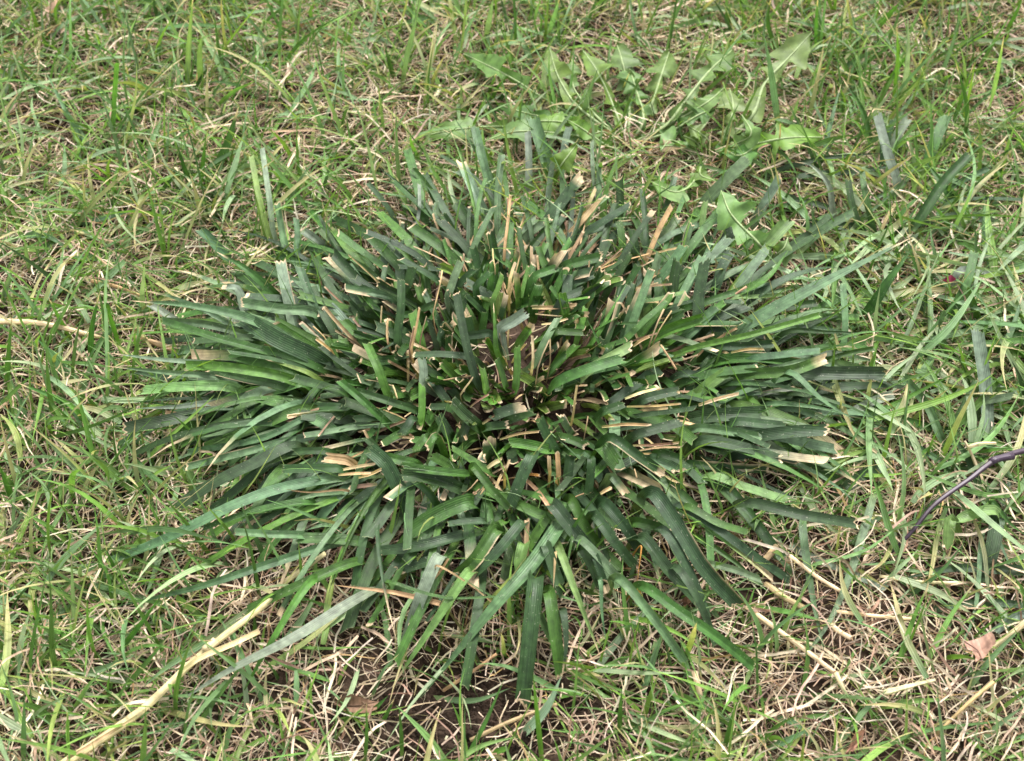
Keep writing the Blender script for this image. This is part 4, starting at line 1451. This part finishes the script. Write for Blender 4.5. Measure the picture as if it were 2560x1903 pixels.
def strips(bx, by, az, ln, e0, e1, curl, wd, col, colt, nseg=6, ncol=3, point=True, wave=0.0, lift=None, roll=.6, zmin=.0008):
    n = len(bx)
    p = np.stack([bx, by, ground_z(bx, by) - .001 if lift is None else ground_z(bx, by) + lift], -1)
    rows = [p.copy()]
    azs = [az]
    ph = rng.uniform(0, 6.28, n)
    for k in range(nseg):
        t = (k + .5) / nseg
        e = e0 + (e1 - e0) * t
        a = az + curl * t + wave * np.sin(ph + t * 7)
        if wave > 0:
            e = e + wave * .5 * np.cos(ph * 1.7 + t * 8)
        p = p + (ln / nseg)[:, None] * np.stack([np.cos(e) * np.cos(a), np.cos(e) * np.sin(a), np.sin(e)], -1)
        p[:, 2] = np.maximum(p[:, 2], ground_z(p[:, 0], p[:, 1]) + zmin + rng.uniform(0, .002, n))
        rows.append(p.copy()); azs.append(a)
    C = np.stack(rows, 1)                                   # n, nseg+1, 3
    A = np.stack(azs, 1)
    T = np.gradient(C, axis=1); T /= np.linalg.norm(T, axis=2)[..., None] + 1e-9
    S = np.stack([-np.sin(A), np.cos(A), np.zeros_like(A)], -1)
    Nn = np.cross(T, S)
    r = (rng.normal(0, roll, n)[:, None] + np.linspace(0, 1, nseg + 1)[None] * rng.normal(0, roll, n)[:, None])[..., None]
    S, Nn = S * np.cos(r) + Nn * np.sin(r), -S * np.sin(r) + Nn * np.cos(r)
    t = np.linspace(0, 1, nseg + 1)
    prof = (.7 + .3 * np.clip(t / .25, 0, 1))
    prof = prof * (np.clip(1 - np.clip((t - .3) / .7, 0, 1) ** 1.7, .05, 1) if point else (1 - .25 * t))
    W = wd[:, None] * prof[None]
    s = np.linspace(-1, 1, ncol)
    V = C[:, :, None] + S[:, :, None] * (s[None, None, :, None] * W[:, :, None, None] / 2)
    if ncol > 2:
        V = V + Nn[:, :, None] * (np.abs(s)[None, None, :, None] * W[:, :, None, None] * .16)
    m = (nseg + 1) * ncol
    c = col[:, None, :] * (1 - t[None, :, None]) + colt[:, None, :] * t[None, :, None]
    c = np.repeat(c[:, :, None, :], ncol, axis=2)
    idx = (np.arange(nseg)[:, None] * ncol + np.arange(ncol - 1)[None]).reshape(-1)
    f = np.stack([idx, idx + 1, idx + ncol + 1, idx + ncol], -1)
    F = (np.arange(n)[:, None, None] * m + f[None]).reshape(-1, 4)
    u = np.broadcast_to((s + 1)[None, None, :] / 2, (n, nseg + 1, ncol))
    v = np.broadcast_to((t[None, :] * (ln[:, None] / .01))[:, :, None], (n, nseg + 1, ncol))
    v = v + rng.uniform(0, 50, n)[:, None, None]
    return V.reshape(-1, 3), F, np.stack([u, v], -1).reshape(-1, 2), c.reshape(-1, 3)


def pick(pal, wts, n, a=.22):
    pal = np.array(pal); wts = np.array(wts, float); wts /= wts.sum()
    c = pal[rng.choice(len(pal), n, p=wts)]
    return np.clip(c * rng.uniform(1 - a, 1 + a, (n, 1)) * rng.uniform(.93, 1.07, (n, 3)), 0, 1)


def scatter(n, x0, x1, y0, y1):
    return rng.uniform(x0, x1, n), rng.uniform(y0, y1, n)


VX0, VX1, VY0, VY1 = -.50, .50, -.34, .52
BARE = unproj(1165, 1790, 0)


def bare(x, y):
    return np.exp(-(((x - BARE[0]) / .045) ** 2 + ((y - BARE[1]) / .026) ** 2))


TH_PAL = [(.54, .41, .290), (.66, .55, .405), (.40, .27, .190), (.19, .118, .080), (.42, .27, .13)]
# thatch
geos = []
n = 72000
x, y = scatter(n, VX0, VX1, VY0, VY1)
keep = (rng.random(n) > 1.0 * bare(x, y)) & ~(in_clump(x, y, .75) & (rng.random(n) > .12))
x, y = x[keep], y[keep]
n = len(x)
c = pick(TH_PAL, [4.5, 4.4, 2.2, 1.0, .35], n)
geos.append(strips(x, y, rng.uniform(0, 6.28, n), rng.uniform(.007, .028, n), rng.normal(.12, .25, n), rng.normal(-.12, .25, n),
                   rng.normal(0, .55, n), rng.uniform(.0003, .0010, n), c, c * rng.uniform(.8, 1.15, (n, 1)), nseg=5, ncol=2, point=False, wave=.15,
                   lift=rng.uniform(0, .008, n), roll=.8))
# straighter, wider dry pieces on top
n = 5200
x, y = scatter(n, VX0, VX1, VY0, VY1)
keep = (rng.random(n) > .7 * bare(x, y)) & ~in_clump(x, y, .92)
x, y = x[keep], y[keep]; n = len(x)
c = pick(TH_PAL, [4, 5, 2, .4, .15], n)
geos.append(strips(x, y, rng.uniform(0, 6.28, n), rng.uniform(.010, .038, n), rng.normal(.2, .25, n), rng.normal(-.15, .2, n),
                   rng.normal(0, .5, n), rng.uniform(.0006, .0017, n), c, c, nseg=5, ncol=3, point=False, wave=.15, lift=rng.uniform(.002, .013, n), roll=.6))
# outlying thatch beyond the view
n = 16000
x, y = scatter(n, -1.3, 1.3, -1.0, 1.4)
keep = ~((x > VX0) & (x < VX1) & (y > VY0) & (y < VY1))
x, y = x[keep], y[keep]; n = len(x)
c = pick(TH_PAL, [4, 2.2, 3, 1.5, .35], n)
geos.append(strips(x, y, rng.uniform(0, 6.28, n), rng.uniform(.02, .06, n), rng.normal(.15, .2, n), rng.normal(-.1, .2, n),
                   rng.normal(0, .9, n), rng.uniform(.0008, .0024, n), c, c, nseg=3, ncol=2, point=False, lift=rng.uniform(0, .008, n)))
o = add_geo('dry_thatch', join_geos(geos), M_DRY, None)
tag(o, 'tangled tan dead grass and clippings covering the soil', 'thatch', kind='stuff')

# fine green grass in tufts
G_PAL = [(.098, .198, .042), (.150, .265, .050), (.135, .235, .095), (.235, .320, .175), (.055, .118, .030), (.24, .30, .085)]


def lawn_patch(ntuft, per, x0, x1, y0, y1, wlo, whi, llo, lhi, nseg, ncol, skip_view=False, upright=None, flat=False):
    tx, ty = scatter(ntuft, x0, x1, y0, y1)
    dens = .35 + .9 * value_noise(tx, ty, 11, 3) 
    # the dry patch right of the clump's front
    dens -= .55 * np.exp(-(((tx - .17) / .09) ** 2 + ((ty + .13) / .07) ** 2))
    dens -= 1.3 * bare(tx, ty)
    dens -= (.5 if upright else .25) * np.exp(-(((tx - .09) / .11) ** 2 + ((ty - .235) / .07) ** 2))
    keep = (rng.random(ntuft) < dens) & ~in_clump(tx, ty, .97)
    if skip_view:
        keep &= ~((tx > VX0) & (tx < VX1) & (ty > VY0) & (ty < VY1))
    tx, ty = tx[keep], ty[keep]
    k = rng.integers(1, per + 1, len(tx))
    X_ = np.repeat(tx, k) + rng.normal(0, .004, k.sum()); Y_ = np.repeat(ty, k) + rng.normal(0, .004, k.sum())
    n_ = len(X_)
    tone = np.repeat(rng.uniform(.8, 1.2, len(tx)), k)[:, None]
    c_ = pick(G_PAL, [5, 4.2, 3.6, 2.0, 1.5, .8], n_) * tone
    ups = rng.random(n_)
    e0 = np.radians(np.where(ups < .35, rng.uniform(50, 85, n_), rng.uniform(8, 55, n_)))
    e1 = e0 - np.radians(rng.uniform(5, 65, n_))
    if upright is not None:
        e0 = np.maximum(e0, np.radians(upright)); e1 = e0 - np.radians(rng.uniform(0, 35, n_))
    if flat:
        e0 = np.radians(rng.uniform(0, 30, n_)); e1 = np.radians(rng.uniform(-15, 5, n_))
        c_ = pick(G_PAL, [1, 1, 5, 5, .5, .3], n_)
    ln = rng.uniform(llo, lhi, n_) * (.75 + .5 * rng.random(n_))
    wd = rng.uniform(wlo, whi, n_)
    tipc = np.where((rng.random(n_) < .16)[:, None], np.array((.50, .40, .20)), c_ * np.array((1.1, 1.08, .95)))
    return strips(X_, Y_, rng.uniform(0, 6.28, n_), ln, e0, e1, rng.normal(0, .45, n_), wd, c_, tipc, nseg=nseg, ncol=ncol, wave=.06, roll=.55, lift=rng.uniform(.002, .012, n_) if flat else None)


geos = [lawn_patch(7300, 6, VX0, VX1, VY0, VY1, .0006, .0016, .018, .045, 6, 3),
        lawn_patch(4300, 3, VX0, VX1, VY0, VY1, .0014, .0030, .022, .055, 7, 3),
        lawn_patch(1500, 2, VX0, VX1, VY0, VY1, .0018, .0040, .020, .055, 6, 3, flat=True),
        lawn_patch(750, 3, VX0, -.10, VY0, VY1, .0014, .0030, .035, .075, 8, 3),
        lawn_patch(480, 3, VX0, VX1, .10, VY1, .0014, .0030, .035, .075, 8, 3),
        lawn_patch(300, 2, .17, .36, -.10, .13, .0020, .0048, .03, .07, 7, 3, flat=True),
        lawn_patch(520, 4, .0, VX1, .13, VY1, .0012, .0026, .03, .065, 7, 3, upright=55),
        lawn_patch(4200, 4, -1.3, 1.3, -1.0, 1.4, .0014, .0032, .03, .06, 4, 2, skip_view=True)]
o = add_geo('lawn_grass', join_geos(geos), M_LAWN, None)
tag(o, 'fine green lawn grass growing through the dead thatch', 'grass', kind='stuff')

# thin blades that grow up through the rim of the clump
n = 330
a = rng.uniform(0, 6.28, n); r = rng.uniform(.7, 1.1, n)
x = CENTRE[0] + .15 * r * np.cos(a); y = CENTRE[1] + .115 * r * np.sin(a)
c = pick(G_PAL, [4, 5, 1, 1, 1, 1], n)
e0 = np.radians(rng.uniform(40, 85, n))
g = strips(x, y, rng.uniform(0, 6.28, n), rng.uniform(.03, .06, n), e0, e0 - np.radians(rng.uniform(10, 70, n)), rng.normal(0, .5, n),
           rng.uniform(.0007, .0015, n), c, c, nseg=7, ncol=3, wave=.08)
o = add_geo('lawn_grass', g, M_LAWN, None)
tag(o, 'thin bright green lawn blades poking up through the clump edge', 'grass', kind='stuff')

# soil crumbs on the bare patch
V0 = np.array([(0, 0, 1), (1, 0, 0), (0, 1, 0), (-1, 0, 0), (0, -1, 0), (0, 0, -1)], float)
F0 = np.array([(0, 1, 2), (0, 2, 3), (0, 3, 4), (0, 4, 1), (5, 2, 1), (5, 3, 2), (5, 4, 3), (5, 1, 4)])
n = 9000
x = np.concatenate([rng.normal(BARE[0], .034, n - 2000), rng.uniform(VX0, VX1, 2000)])
y = np.concatenate([rng.normal(BARE[1], .020, n - 2000), rng.uniform(VY0, VY1, 2000)])
sz = rng.gamma(1.6, .00042, n) + .0002
V = V0[None] * sz[:, None, None] * rng.uniform(.6, 1.3, (n, 6, 3)) + np.stack([x, y, ground_z(x, y) + sz * .4], -1)[:, None]
F = (np.arange(n)[:, None, None] * 6 + F0[None]).reshape(-1, 3)
o = mesh_obj('soil_crumbs', V.reshape(-1, 3), F, M_SOIL, None, smooth=False)
tag(o, 'small dark brown soil crumbs on the bare patch', 'soil', kind='stuff')
